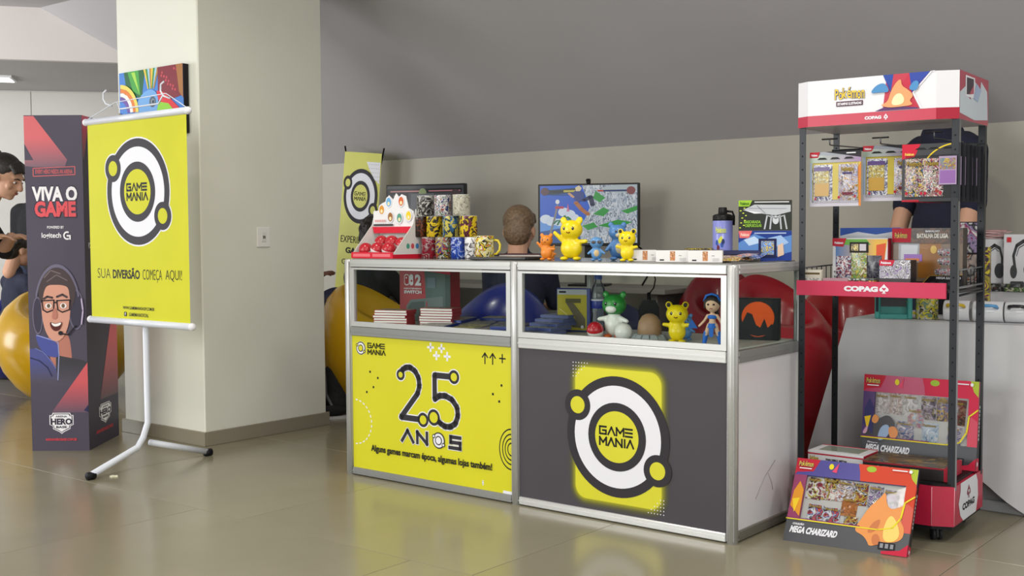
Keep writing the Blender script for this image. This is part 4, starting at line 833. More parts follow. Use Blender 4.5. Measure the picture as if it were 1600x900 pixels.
# doll
P, H = put(1113, .085, 86, SZ); t = thing('toy_doll', 'dark-haired toy doll in a bright blue outfit with boots', 'toy', P, face_cam(P, -.25), SG); k = H
DS = M('dcb79c', .5); DB = M('2f6cc8', .4)
b = MB(); b.ell((0, 0, .76 * k), (.135 * k, .12 * k, .14 * k), DS, 12); b.cap((0, 0, .6 * k), (0, 0, .66 * k), .035 * k, .03 * k, DS); b.ell((0, 0, .545 * k), (.085 * k, .055 * k, .06 * k), DS, 10); b.cap((0, 0, .40 * k), (0, 0, .50 * k), .07 * k, .055 * k, DS)
for s, e in ((-1, (-.23, -.05, .37)), (1, (.20, .0, .36))): b.cap((s * .085 * k, 0, .56 * k), (s * .15 * k, 0, .46 * k), .03 * k, .024 * k, DS); b.cap((s * .15 * k, 0, .46 * k), (e[0] * k, e[1] * k, e[2] * k), .024 * k, .022 * k, DS)
for s in (-1, 1): b.cap((s * .05 * k, 0, .38 * k), (s * .12 * k, -.01 * k, .2 * k), .055 * k, .038 * k, DS)
remesh(b.build('body', t), .0024, 2)
b = MB(); b.ell((0, .03 * k, .80 * k), (.155 * k, .135 * k, .135 * k), HAIR_D, 12); b.cap((.0, .1 * k, .80 * k), (.04 * k, .14 * k, .60 * k), .08 * k, .05 * k, HAIR_D); b.cap((-.12 * k, -.04 * k, .82 * k), (-.13 * k, -.05 * k, .70 * k), .035 * k, .02 * k, HAIR_D); remesh(b.build('hair', t), .0024, 2)
b = MB(); b.tube([(-.15 * k, -.02 * k, .82 * k), (-.10 * k, -.04 * k, .925 * k), (0, -.05 * k, .955 * k), (.1 * k, -.04 * k, .925 * k), (.15 * k, -.02 * k, .82 * k)], .022 * k, DB, 8); b.build('headband', t)
b = MB(); b.ell((0, -.012 * k, .535 * k), (.088 * k, .056 * k, .05 * k), DB, 10); b.build('top', t)
b = MB(); b.lathe([(.075 * k, .42 * k), (.085 * k, .38 * k), (.10 * k, .34 * k)], DB, 16); b.prism([(-.045 * k, .36 * k), (.045 * k, .36 * k), (.035 * k, .19 * k), (0, .165 * k), (-.035 * k, .19 * k)], -.085 * k, -.078 * k, DB, 'y'); b.build('skirt', t)
for s in (-1, 1): b = MB(); b.cap((s * .115 * k, 0, .24 * k), (s * .15 * k, 0, .06 * k), .05 * k, .04 * k, DB); b.ell((s * .16 * k, -.045 * k, .03 * k), (.045 * k, .085 * k, .03 * k), DB, 8); remesh(b.build('boot', t), .0024, 2)
b = MB(); b.T = Matrix.Translation((-.27 * k, -.06 * k, .35 * k)) @ Matrix.Rotation(.3, 4, 'Y'); fan = [(.02 * k, -.02 * k)] + [(math.cos(a) * .16 * k * (1 if i % 2 else .93), math.sin(a) * .16 * k * (1 if i % 2 else .93)) for i, a in enumerate([PI * .78 + i * .09 for i in range(14)])]; b.prism(fan, -.003, .003, M('24549e', .45), 'y'); b.build('fan', t)
for s in (-1, 1): b = MB(); b.ell((s * .05 * k, -.112 * k, .765 * k), (.022 * k, .012 * k, .018 * k), M('17110f', .3), 8); b.build('eye', t)
b = MB(); b.tube([(-.025 * k, -.113 * k, .69 * k), (.025 * k, -.113 * k, .69 * k)], .007 * k, M('a04a48', .5), 6); b.build('mouth', t)
# adapter and cable
P = col(1014, .40, SZ); t = thing('power_adapter', 'black power adapter with a thin cable behind the brown dome toy', 'adapter', P); b = MB(); b.prism([(-.045, 0), (.045, 0), (.04, .11), (.025, .14), (-.025, .14), (-.04, .11)], -.02, .02, BLK, 'y'); b.lathe([(.009, .13), (.008, .17), (1e-4, .172)], BLK, 10); b.build('body', t)
b = MB(); b.tube([(0, 0, .165), (.02, .0, .19), (.028, .01, .225), (.02, .02, .26), (.01, .03, .28)], .0028, BLK, 8); b.build('cable', t)
# black block with orange disc
P = col(1184, .40, SZ); t = thing('lamp_box', 'square black box with an orange disc standing in the right end of the showcase', 'lamp', P, -.42); b = MB(); k = mpp(P) * 64
b.box(-k / 2, k / 2, 0, .05, 0, k * 1.02, M('1f2224', .45), .002); b.build('box', t)
p = Print((-k / 2, 0, 0), (1, 0, 0), (0, 0, 1), k, k * 1.02); p.disc(.5, .54, .40, M('e2571c', .4), .38, 40); p.build('orange_disc', t)
p = Print((-k / 2, -.001, 0), (1, 0, 0), (0, 0, 1), k, k * 1.02); dk = M('1f2224', .45); p.poly([(.08, .26), (.92, .26), (.84, .40), (.74, .30), (.66, .52), (.56, .30), (.46, .36), (.36, .62), (.24, .66), (.12, .42)], dk); p.poly([(.05, .12), (.95, .12), (.95, .28), (.05, .28)], dk); p.poly([(.3, .13), (.5, .09), (.7, .13), (.6, .085), (.5, .07), (.4, .085)], M('c9583a')); p.build('dark_relief', t)

# ================================================================== WHEELED RACK
RKM = Matrix.Translation((1.5601, 4.0234, 0)) @ Matrix.Rotation(-.6365, 4, 'Z') @ Matrix.Translation((.008, 0, 0))
rk = thing('wheeled_rack', 'black wheeled sales rack with a white and red header sign', 'rack', mat=RKM)
RWX, RDY = .59, .383; STEEL = M('25282c', .38, .5); CRD = noisy('red_card', 'b01c3c', 'b8203f', 3, .35); SHW = M('dadade', .4)
OCT = lambda e: [(-RWX - e, .0), (-RWX + .05, -.03 - e), (-.07, -.03 - e), (0 + e, 0), (0 + e, RDY + e), (-RWX - e, RDY + e)]
hexs = lambda x, y: [(x - .0125, y - .0125), (x + .0125, y - .0125), (x + .0125, y + .0125), (x - .0125, y + .0125)]
for x, y in ((-.572, .012), (-.012, .012), (-.572, RDY - .022), (-.012, RDY - .022)):
    b = MB(); b.box(x - .0125, x + .0125, y - .0125, y - .0095, .19, 1.52, STEEL, .0006); b.box(x - .0125, x - .0095, y - .0095, y + .0125, .19, 1.52, STEEL, .0006) if x < -.3 else b.box(x + .0095, x + .0125, y - .0095, y + .0125, .19, 1.52, M('8f9296', .25, .8) if y < .1 else STEEL, .0006)
    b.build('post', rk)
    b = MB(); z = .45
    while z < 1.5: b.T = Matrix.Translation((x, y - .0127, z)) @ Matrix.Rotation(PI / 2, 4, 'X'); b.lathe([(1e-4, .0), (.0035, 0)], M('050506', .6), 8, False); z += .05
    o = b.build('post_holes', rk); o['kind'] = 'stuff'
# header sign
b = MB(); b.prism(OCT(.0), 1.508, 1.676, SHW); b.build('header_box', rk)
b = MB(); o_ = OCT(.0008)
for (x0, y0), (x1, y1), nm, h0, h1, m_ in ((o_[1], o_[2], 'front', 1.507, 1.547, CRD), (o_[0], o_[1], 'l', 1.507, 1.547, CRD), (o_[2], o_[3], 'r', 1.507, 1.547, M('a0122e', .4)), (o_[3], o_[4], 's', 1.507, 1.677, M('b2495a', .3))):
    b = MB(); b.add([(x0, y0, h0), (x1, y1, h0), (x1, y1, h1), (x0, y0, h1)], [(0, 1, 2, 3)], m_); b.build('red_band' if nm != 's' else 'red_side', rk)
HX0 = -RWX + .05; HW = RWX - .12
p = Print((HX0, -.0312, 1.508), (1, 0, 0), (0, 0, 1), HW, .168)
p.poly([(.60, .24), (.63, 1), (.955, 1), (.82, .58), (.88, .24)], M('b83a4c', .4)); p.poly([(.60, 1), (.68, 1), (.66, .62)], M('2f4a9a')); p.poly([(.955, 1), (.80, .5), (.88, .24), (.80, .24), (.70, .6), (.80, 1)], M('b93348')); p.poly([(.80, 1), (.955, 1), (.82, .58)], M('35489c')); p.poly([(.54, .24), (.88, .24), (.86, .27), (.64, .34)], M('5a3a6a')); p.stroke([(.985, 1), (.965, 1), (.83, .58), (.89, .24)], .012, WHT, False); p.build('colour_wedges', rk)
p = Print((HX0, -.0312, 1.508), (1, 0, 0), (0, 0, 1), HW, .168, .0005); p.k = 8            # plain flame-coloured emblem
p.spoly([(.58, .36), (.64, .42), (.66, .62), (.70, .82), (.74, .9), (.745, .74), (.79, .66), (.84, .52), (.80, .42), (.84, .32), (.72, .30), (.64, .30)], M('d99a68', .4)); p.spoly([(.66, .34), (.69, .56), (.74, .60), (.77, .46), (.75, .34)], M('eadcae', .4)); p.spoly([(.50, .62), (.55, .80), (.62, .84), (.66, .62), (.58, .64)], M('4a86ba', .4)); p.spoly([(.79, .66), (.84, .84), (.88, .80), (.86, .6)], M('4a86ba', .4)); p.build('flame_emblem', rk)
BLUO, YLT = M('24386f', .4), M('e0bf3e', .4)
def pokelogo(p, x0, y0, x1, y1, strip=None, tail='ESTAMPAS ILUSTRADAS', wht=False):
    hh = y1 - y0; ww = x1 - x0; ys = y0 + (hh * .36 if strip else 0)
    for body, a, c, dy in (('Po', 0, .28, .0), ('ké', .27, .56, .06), ('m', .56, .74, .02), ('on', .74, 1, -.03)):
        if wht: p.text(body, x0 + ww * a, ys + dy * hh, x0 + ww * c, ys + (y1 - ys) * (1 + dy * .3), WHT, .10); p.k -= 1
    p.k += 1
    for m_, bo in ((BLUO, .07), (YLT, .015)):
        for body, a, c, dy, up in (('Po', 0.01, .27, .0, .92), ('k', .27, .41, .06, 1), ('é', .42, .55, .06, 1.02), ('m', .56, .74, .02, .72), ('on', .75, .99, -.02, .70)):
            e = .012 * ww if bo > .05 else 0; p.text(body, x0 + ww * a - e, ys + dy * hh - e * .5, x0 + ww * c + e, ys + (y1 - ys) * up + e * .5, m_, bo); p.k -= 1
        p.k += 1
    if strip: p.rect(x0 + ww * .06, y0, x0 + ww * .94, y0 + hh * .26, strip); p.text(tail, x0 + ww * .1, y0 + hh * .05, x0 + ww * .9, y0 + hh * .2, WHT, .04)
p = Print((HX0, -.0314, 1.508), (1, 0, 0), (0, 0, 1), HW, .168); pokelogo(p, .22, .40, .46, .80, M('4a2434', .4)); p.build('brand_lettering', rk)
def spade(p, cx, cy, w_, h_, m, m2):
    pts = [(0, .5), (.18, .28), (.42, .06), (.48, -.1), (.40, -.26), (.22, -.28), (.08, -.2), (.14, -.42), (-.14, -.42), (-.08, -.2), (-.22, -.28), (-.40, -.26), (-.48, -.1), (-.42, .06), (-.18, .28)]
    p.poly([(cx + a * w_, cy + c * h_) for a, c in pts], m); hp_ = [(0, -.20), (.22, .02), (.20, .12), (.10, .14), (0, .06), (-.10, .14), (-.20, .12), (-.22, .02)]
    p.poly([(cx + a * w_ * .9, cy + c * h_ * .9) for a, c in hp_], m2); p.rect(cx - w_ * .2, cy - h_ * .5, cx + w_ * .2, cy - h_ * .45, m)
p = Print((HX0, -.0318, 1.508), (1, 0, 0), (0, 0, 1), HW, .168); p.text('COPAG', .46, .075, .59, .145, WHT, .06); spade(p, .625, .115, .034, .13, WHT, CRD); p.build('maker_lettering', rk)
p = Print((.0012, 0, 1.508), (0, 1, 0), (0, 0, 1), RDY, .168)
p.poly([(.0, .12), (.0, .55), (.2, .72), (.22, .55), (.36, .45), (.36, .72), (.52, .86), (.7, .70), (.72, .92), (.95, .74), (.98, .12), (.5, .04)], M('cfdae2', .12)); p.rect(.18, .5, .5, .94, WHT); p.poly([(.22, .54), (.46, .60), (.46, .91), (.22, .90)], M('3a2c38', .3)); p.poly([(.3, .55), (.46, .6), (.46, .8)], M('b8546a', .3)); p.poly([(.55, .84), (.72, .72), (.6, .45), (.45, .5)], M('a8bcdc', .2)); p.build('side_print', rk)
b = MB(); b.T = Matrix.Translation((-.12, .16, 1.676)); b.lathe([(.05, 0), (.05, .01), (.045, .014), (1e-4, .014)], BLK, 20); b.build('top_knob', rk)
# hanging bar and hooks
b = MB(); b.tube([(-.59, RDY - .03, 1.44), (-.0, RDY - .03, 1.44)], .006, STEEL); b.build('hanging_bar', rk)
HK = ((-.46, 1.425), (-.27, 1.42), (-.08, 1.43))
for x, z in HK:
    b = MB(); b.tube([(x, RDY - .03, 1.45), (x, RDY - .06, z + .02), (x, .0, z + .012), (x, -.015, z + .012), (x, -.016, z + .034)], .0026, M('5a5d61', .3, .7), 6); b.tube([(x - .03, -.016, z + .034), (x + .03, -.016, z + .034)], .003, BLK, 6); b.build('hook', rk)
# shelf
b = MB(); b.box(-.585, -.003, .0, RDY - .01, .893, .903, STEEL, .002); b.build('shelf', rk)
b = MB(); b.box(-.588, -.034, -.014, -.003, .874, .930, M('c43a58', .4), .001); b.build('shelf_strip', rk)
p = Print((-.588, -.0142, .874), (1, 0, 0), (0, 0, 1), .554, .056); p.text('COPAG', .335, .34, .565, .70, WHT, .07); spade(p, .605, .55, .066, .62, WHT, M('c43a58', .4)); p.build('shelf_lettering', rk)
for x in (-.004, -.588):
    b = MB()
    for z in (.885, .912, .975): b.tube([(x, .02, z), (x, RDY - .03, z + .004)], .0045 if z < .93 else .003, STEEL if z < .9 else M('9a9da1', .25, .8), 8)
    for k in range(7): y = .04 + k * .05; b.tube([(x, y, .912), (x, y, .975)], .002, STEEL, 6)
    b.build('side_guard', rk)
# base plinth on casters
b = MB(); b.prism(OCT(0), .062, .205, CRD); b.prism(OCT(-.012), .205, .214, M('141416', .5)); b.build('base', rk)
b = MB(); b.prism(OCT(-.006), .05, .062, M('17171a', .5)); b.build('base_plate', rk)
for (x0, y0), (x1, y1) in (((-.07, -.0305), (.0, .0)), ((.0005, 0), (.0005, RDY))):
    b = MB(); b.tube([(x0, y0, .066), (x0, y0, .203)], .0012, M('e8a0ae', .4), 6); b.build('edge_line', rk)
p = Print((.0005, 0, .062), (0, 1, 0), (0, 0, 1), RDY, .143); W2 = M('dcdde2', .4)
p.poly([(.20, 1), (.20, .80), (.14, .5), (.2, .18), (.30, 0), (.75, .0), (.82, .4), (.80, .8), (.74, 1)], W2)
p.text('COPAG', .27, .26, .69, .44, INKB, .06); spade(p, .48, .68, .13, .34, M('7d1d36', .4), W2); p.build('side_lettering', rk)
for x, y in ((-.53, .03), (-.07, .03), (-.53, RDY - .05), (-.07, RDY - .05)):
    b = MB(); b.T = Matrix.Translation((x, y, .024)) @ Matrix.Rotation(.6, 4, 'Z')
    for s in (-.012, .012):
        old = b.T; b.T = old @ Matrix.Translation((s, 0, 0)) @ Matrix.Rotation(PI / 2, 4, 'Y'); b.lathe([(1e-4, -.006), (.018, -.006), (.024, -.004), (.024, .004), (.018, .006), (1e-4, .006)], M('2a2a2e', .5), 20); b.lathe([(1e-4, .0066), (.006, .0066), (.007, .005)], M('a8aab0', .3, .6), 10); b.T = old
    b.prism([(-.02, -.01), (.02, -.01), (.024, .012), (.014, .028), (-.014, .028)], -.004, .004, BLK, 'x'); b.tube([(0, .006, .0), (0, .006, .034)], .008, STEEL, 8); b.build('caster', rk)

# --- blister packs on the hooks
FB = {'a': ['e8e8ee', '5a6a9a', 'c8ccdc', '8a5a8a', 'e8e8ee', '2a2a3a', 'd8a04a'], 'b': ['d8c8b8', '2a3a6a', 'a03a3a', 'e8e0d8', '3a6a9a', '1a1a22', 'd8b84a'], 'c': ['2a2a32', 'd8c8a8', '4a3a7a', 'b04a3a', 'e8e8e8'], 'd': ['e8e4dc', 'b8b4b0', 'd89a8a', '8a8a92', 'c8c4cc'], 'e': ['c8a84a', '6a5a2a', '3a3a3a', 'e8d88a']}
def hole(p, cx, cy): p.poly([(cx - .10, cy - .02), (cx - .05, cy + .015), (cx + .05, cy + .015), (cx + .10, cy - .02)], BLK)
def blister(lab, x, y, z, rz, style, grp='blister packs on the rack hooks'):
    t = thing('blister_pack', lab, 'card pack', mat=RKM @ Matrix.Translation((x, y, z)) @ Matrix.Rotation(rz, 4, 'Z') , group=grp); W_, H_ = .20, .205
    back = {'w': M('8d929c', .35), 'k': M('24242a', .35)}[style]
    b = MB(); b.box(-W_ / 2, W_ / 2, -.0008, .0008, -H_, 0, back); b.build('backing_card', t)
    if style == 'w':
        p = Print((-W_ / 2, -.0008, -H_), (1, 0, 0), (0, 0, 1), W_, H_)
        p.poly([(0, .0), (1, 0), (1, .1), (0, .12)], M('c9c6d2')); p.rect(0, .12, 1, .8, M('cfba3c', .35)); p.rect(0, .12, .05, .8, M('a8b8d0')); p.poly([(.0, .8), (1, .8), (1, .9), (0, .95)], grad('aebfae', '8d6f98', 0, -.1, .1)); p.poly([(.3, 1), (1, 1), (1, .88), (.6, .95)], M('29272c')); p.poly([(.96, 0), (1, 0), (1, .8), (.94, .7)], M('d8843a')); p.poly([(0, 1), (.2, 1), (.16, .9), (0, .9)], M('b82436')); p.text('Pokémon', .03, .925, .15, .965, WHT, .05); p.rect(.72, .955, .9, .975, WHT)
        for cx in (.25, .5, .77): hole(p, cx, .88)
        p.build('card_print', t)
        for xx, arts in ((-.048, ('a', 'e')), (.05, ('a', 'd'))):
            o = bpy.data.objects.new('booster_pack', pack_mesh(.075, .135, foil(FB['a'] if xx > 0 else ['e8e8ee', 'dcdce4', '5a5a8a'], 100, .22), .007)); COL.objects.link(o); o.parent = t; o.location = (xx, -.002, -H_ + .022)
            p = Print((xx - .0375, -.0092, -H_ + .022), (1, 0, 0), (0, 0, 1), .075, .135)
            if xx < 0: p.rect(.1, .30, .86, .84, foil(['8a8a6a', 'd8b83a', '4a4a4a', 'e8e0b0'], 120)); p.rect(.1, .12, .86, .48, M('c39a3c', .3)); p.rect(.06, .82, .9, .93, M('5a4080', .3)); p.rect(.1, .02, .2, .08, M('b8283a'))
            else: p.text('Pokémon', .18, .80, .84, .92, M('5a4a1a'), .06); p.text('Pokémon', .2, .805, .82, .915, M('d8b84a'), .0); p.rect(.25, .72, .75, .77, M('4a3a7a')); p.rect(.25, .14, .8, .22, M('7a2a3a')); p.disc(.08, .08, .07, M('b8283a'), .04, 12); p.disc(.9, .1, .06, M('b8283a'), .04, 12)
            under(p.build('card_print' if xx < 0 else 'pack_print', t), o)
    else:
        p = Print((-W_ / 2, -.0008, -H_), (1, 0, 0), (0, 0, 1), W_, H_)
        p.poly([(0, 1), (.32, 1), (.22, .78), (0, .74)], M('c02038')); p.text('Pokémon', .05, .80, .21, .85, M('e0bf5a'), .05); p.ring(.95, .45, .62, .025, M('d8bc2a'), .55, 100, 180, 20); p.rect(0, 0, .3, .03, M('b82436'))
        for cx in (.33, .55, .8): hole(p, cx, .92)
        p.build('card_print', t)
        for xx, a in ((-.055, 'b'), (.01, 'c')):
            o = bpy.data.objects.new('booster_pack', pack_mesh(.066, .135, foil(FB[a], 100, .22), .007)); COL.objects.link(o); o.parent = t; o.location = (xx, -.002, -H_ + .018)
            p = Print((xx - .033, -.0092, -H_ + .018), (1, 0, 0), (0, 0, 1), .066, .135); p.text('Pokémon', .1, .80, .9, .93, M('3a2a1a'), .06); p.text('Pokémon', .12, .805, .88, .925, M('d8b84a'), .0); p.disc(.1, .08, .08, M('c8304a'), .045, 12); p.disc(.88, .08, .08, M('c8304a'), .045, 12); under(p.build('pack_print', t), o)
        p = Print((.03, -.0105, -H_ + .058), (1, 0, 0), (0, 0, 1), .06, .10); p.rect(0, 0, 1, 1, M('b9a2c4', .3)); p.rect(.06, .05, .94, .5, M('9c6cb4', .3)); p.rect(.06, .54, .94, .93, foil(['a87a9a', '8a6a3a', 'd8b84a', '6a8a9a'], 110)); p.build('promo_card', t)
    b = MB(); b.box(-W_ * .44, W_ * .46, -.0125, -.0012, -H_ + .012, -H_ * .2, PLASTIC, .003); b.build('clear_blister', t)
    return t
blister('yellow and silver blister pack of cards hanging at the left of the rack', -.455, .03, 1.415, -.03, 'w'); blister('yellow and silver blister pack of cards hanging in the middle of the rack', -.262, .075, 1.432, .12, 'w')
blister('black and red blister pack of cards hanging in front at the right hook', -.095, .0, 1.425, .05, 'k')
for i in range(6): blister('black and red blister pack hanging %s behind the front one on the right hook' % ['first', 'second', 'third', 'fourth', 'fifth', 'last'][i], -.088 + .004 * i, .035 + .034 * i, 1.424, .05 + .05 * math.sin(i * 2), 'k')

# --- boxes on the rack shelf
SHZ = .9035
def rbox(name, lab, cat, x0, x1, y, d, z0, h, m, rz=0, tilt=0, group=None):
    t = thing(name, lab, cat, mat=RKM @ Matrix.Translation(((x0 + x1) / 2, y, z0)) @ Matrix.Rotation(rz, 4, 'Z') @ Matrix.Rotation(-tilt, 4, 'X'), group=group); w_ = x1 - x0
    b = MB(); b.box(-w_ / 2, w_ / 2, 0, d, 0, h, m, .001); b.build('carton', t)
    return t, w_
GS = 'card game boxes on the rack shelf'
t, w_ = rbox('card_box', 'cardboard set box with blue top band at the back of the rack shelf', 'box', -.535, -.295, .30, .04, SHZ, .225, M('cfd2d8', .4), .0, 0, GS); p = Print((-w_ / 2, 0, 0), (1, 0, 0), (0, 0, 1), w_, .225); p.rect(0, .86, 1, 1, M('3f62b4')); p.poly([(0, .86), (.3, .93), (.6, .88), (1, .95), (1, .86)], M('dfe2e8')); p.build('front_print', t)
t, w_ = rbox('card_box', 'white and rainbow card set box at the left of the rack shelf', 'box', -.515, -.30, .165, .045, SHZ, .185, M('d8d8da', .4), 0, 0, GS); b = MB(); b.box(w_ / 2, w_ / 2 + .001, .001, .044, .001, .184, M('a82438', .4)); b.build('side_print', t)
p = Print((-w_ / 2, 0, 0), (1, 0, 0), (0, 0, 1), w_, .185); p.poly([(.06, .42), (.06, .80), (0, .98), (1, .98), (.94, .5), (.84, .38), (.84, .10), (.14, .10), (.14, .35)], grad('3a78b8', 'e0b03a', 0, -.1, .06)); p.poly([(.2, .98), (.62, .98), (.7, .86), (.2, .86)], M('6aa84a')); p.poly([(.84, .38), (.94, .5), (.97, .9), (.8, .86), (.8, .5)], M('d85a3a')); p.poly([(0, 1), (.26, 1), (.2, .82), (.0, .84)], M('b82436')); p.text('Pokémon', .04, .88, .2, .93, WHT, .05); p.rect(.32, .70, .66, .92, M('26221e')); p.rect(.35, .74, .48, .88, foil(FB['e'], 120)); p.rect(.50, .74, .62, .88, M('d8d0d8'))
for y in (.3, .2, .1): p.disc(.93, y, .015, M('6a6a6e'), .02, 10, True); p.disc(.05, y, .015, M('6a6a6e'), .02, 10, True)
p.build('front_print', t)
for xx, a, s in ((-.062, 'd', .9), (0, 'e', 1), (.056, 'c', .92)):
    o = bpy.data.objects.new('booster_pack', pack_mesh(.060, .125 * s, foil({'d': ['d8c8c8', '8a2a3a', '4a4a6a', 'c8ccd4'], 'e': ['6aa05a', 'c8b84a', '3a7a8a', 'e8e8c8', '8a6a3a'], 'c': ['4a4a5a', '6a6a72', '2a2a32']}[a], 95, .22), .008)); COL.objects.link(o); o.parent = t; o.location = (xx, -.002 - (.004 if xx == 0 else 0), .004)
t, w_ = rbox('card_box', 'tall dark league battle box at the right of the rack shelf', 'box', -.295, -.035, .20, .06, SHZ, .222, M('3c342f', .35), 0, 0, GS)
p = Print((-w_ / 2, 0, 0), (1, 0, 0), (0, 0, 1), w_, .222); p.rect(.0, .74, 1, 1, foil(['4a3a32', '5a4438', '3a302c', '6a4a36'], 40)); p.poly([(0, 1), (.28, 1), (.27, .76), (0, .76)], M('b82436')); pokelogo(p, .04, .83, .22, .93, None); p.text('BARALHO', .48, .93, .68, .965, WHT, .05); p.text('BATALHA DE LIGA', .36, .83, .80, .91, M('d8d4cc'), .07); p.rect(0, .1, 1, .74, M('7d6a58', .25)); p.rect(.38, .16, .7, .74, M('a06a2c', .3)); p.poly([(.25, 0), (.45, .06), (.55, .2), (1, .22), (1, 0)], M('1d1a1c')); p.stroke([(.25, .02), (.45, .07), (.55, .2), (1, .22)], .012, M('b8923a')); p.text('MEGA LUCARIO', .64, .145, .98, .185, WHT, .05)
for i in range(3): p.rect(.56 + .12 * i, .04, .63 + .12 * i, .10, M('3a3a3e'), True)
p.k += 1; p.disc(.60, .64, .045, M('e8c050', .25), .07, 14); p.build('front_print', t)
for i, (xx, zz, a) in enumerate(((.075, .132, 'b'), (.075, .098, 'b'), (.065, .058, 'c'))): o = bpy.data.objects.new('booster_pack', pack_mesh(.03, .085, foil(['8a8a92', 'b02a3a', 'd8d8dc', '2a2a32', 'c8c8d0'], 95, .22), .006)); COL.objects.link(o); o.parent = t; o.matrix_local = Matrix.Translation((xx - .04, -.002, zz)) @ Matrix.Rotation(PI / 2, 4, 'Y')
p = Print((-w_ / 2, -.004, 0), (1, 0, 0), (0, 0, 1), w_, .222); p.rect(.10, .42, .40, .74, M('9a9ea6', .15)); p.poly([(.13, .45), (.36, .48), (.38, .71), (.14, .72)], M('c3c9cf', .12)); p.rect(.18, .44, .44, .56, M('9a6ac0', .3)); p.rect(.2, .44, .4, .49, M('d8803a', .3)); p.build('promo_card', t)
b = MB(); b.box(-w_ / 2 + .004, w_ / 2 - .004, -.014, -.0002, .024, .165, PLASTIC, .004); b.build('clear_window', t)
t, w_ = rbox('card_box', 'small booster box with white and dark foil print, front centre of the shelf', 'box', -.292, -.178, .05, .07, SHZ, .105, M('2c2a2e', .35), 0, 0, GS)
p = Print((-w_ / 2, 0, 0), (1, 0, 0), (0, 0, 1), w_, .105); p.rect(0, 0, 1, 1, foil(['d8d8dc', '4a4a52', 'a8a8b0', '6a4a8a', 'c8c8d0', '2a2a30'], 75)); p.rect(0, .22, 1, .36, M('4a4648')); p.rect(0, 0, 1, .2, foil(['2a2a2e', '5a4a9a', 'c8a83a', '1a1a1e'], 90)); p.poly([(0, 1), (.5, 1), (.42, .8), (0, .8)], M('c02840')); p.text('Pokémon', .05, .86, .38, .95, WHT, .05); p.build('front_print', t)
t, w_ = rbox('card_box', 'low plain pink box at the front of the rack shelf', 'box', -.50, -.405, .03, .06, SHZ, .034, M('b08a94', .45), .1, 0, GS)
t, w_ = rbox('leaflet_box', 'cream leaflet box with black ink drawing at the left of the rack shelf', 'box', -.578, -.51, .04, .03, SHZ, .062, M('d8d4c4', .5), .15, -.15, GS); p = Print((-w_ / 2, 0, 0), (1, 0, 0), (0, 0, 1), w_, .062); p.rect(.05, .78, .9, .9, M('6a5a3a')); p.rect(.02, .02, .96, .55, foil(['e4e2dc', '1a1a22', 'e4e2dc', 'e4e2dc', '2a2a34'], 70)); p.build('front_print', t)
for i in range(5):
    P = RKM @ Vector((-.36 + .003 * math.sin(i * 3), .04, SHZ + .001 + .0068 * i)); o = MB(); o.box(-.05, .05, 0, .06, 0, .0064, foil([['8a2a3a', '2a2a2a', 'd8b83a'], ['3a6a4a', 'c8c8c8', '2a2a2a'], ['a83a3a', '1c1c20', '6a8a4a']][i % 3], 60), .0008); q = o.build('card_pack'); q.matrix_world = Matrix.Translation(P) @ Matrix.Rotation(-.6365 + .05 * math.sin(i * 2), 4, 'Z'); tag(q, 'flat dark card pack in the short stack on the rack shelf, %s' % ['lowest', 'second from bottom', 'middle one', 'second from top', 'topmost'][i], 'card pack', 'flat card packs on the rack shelf')
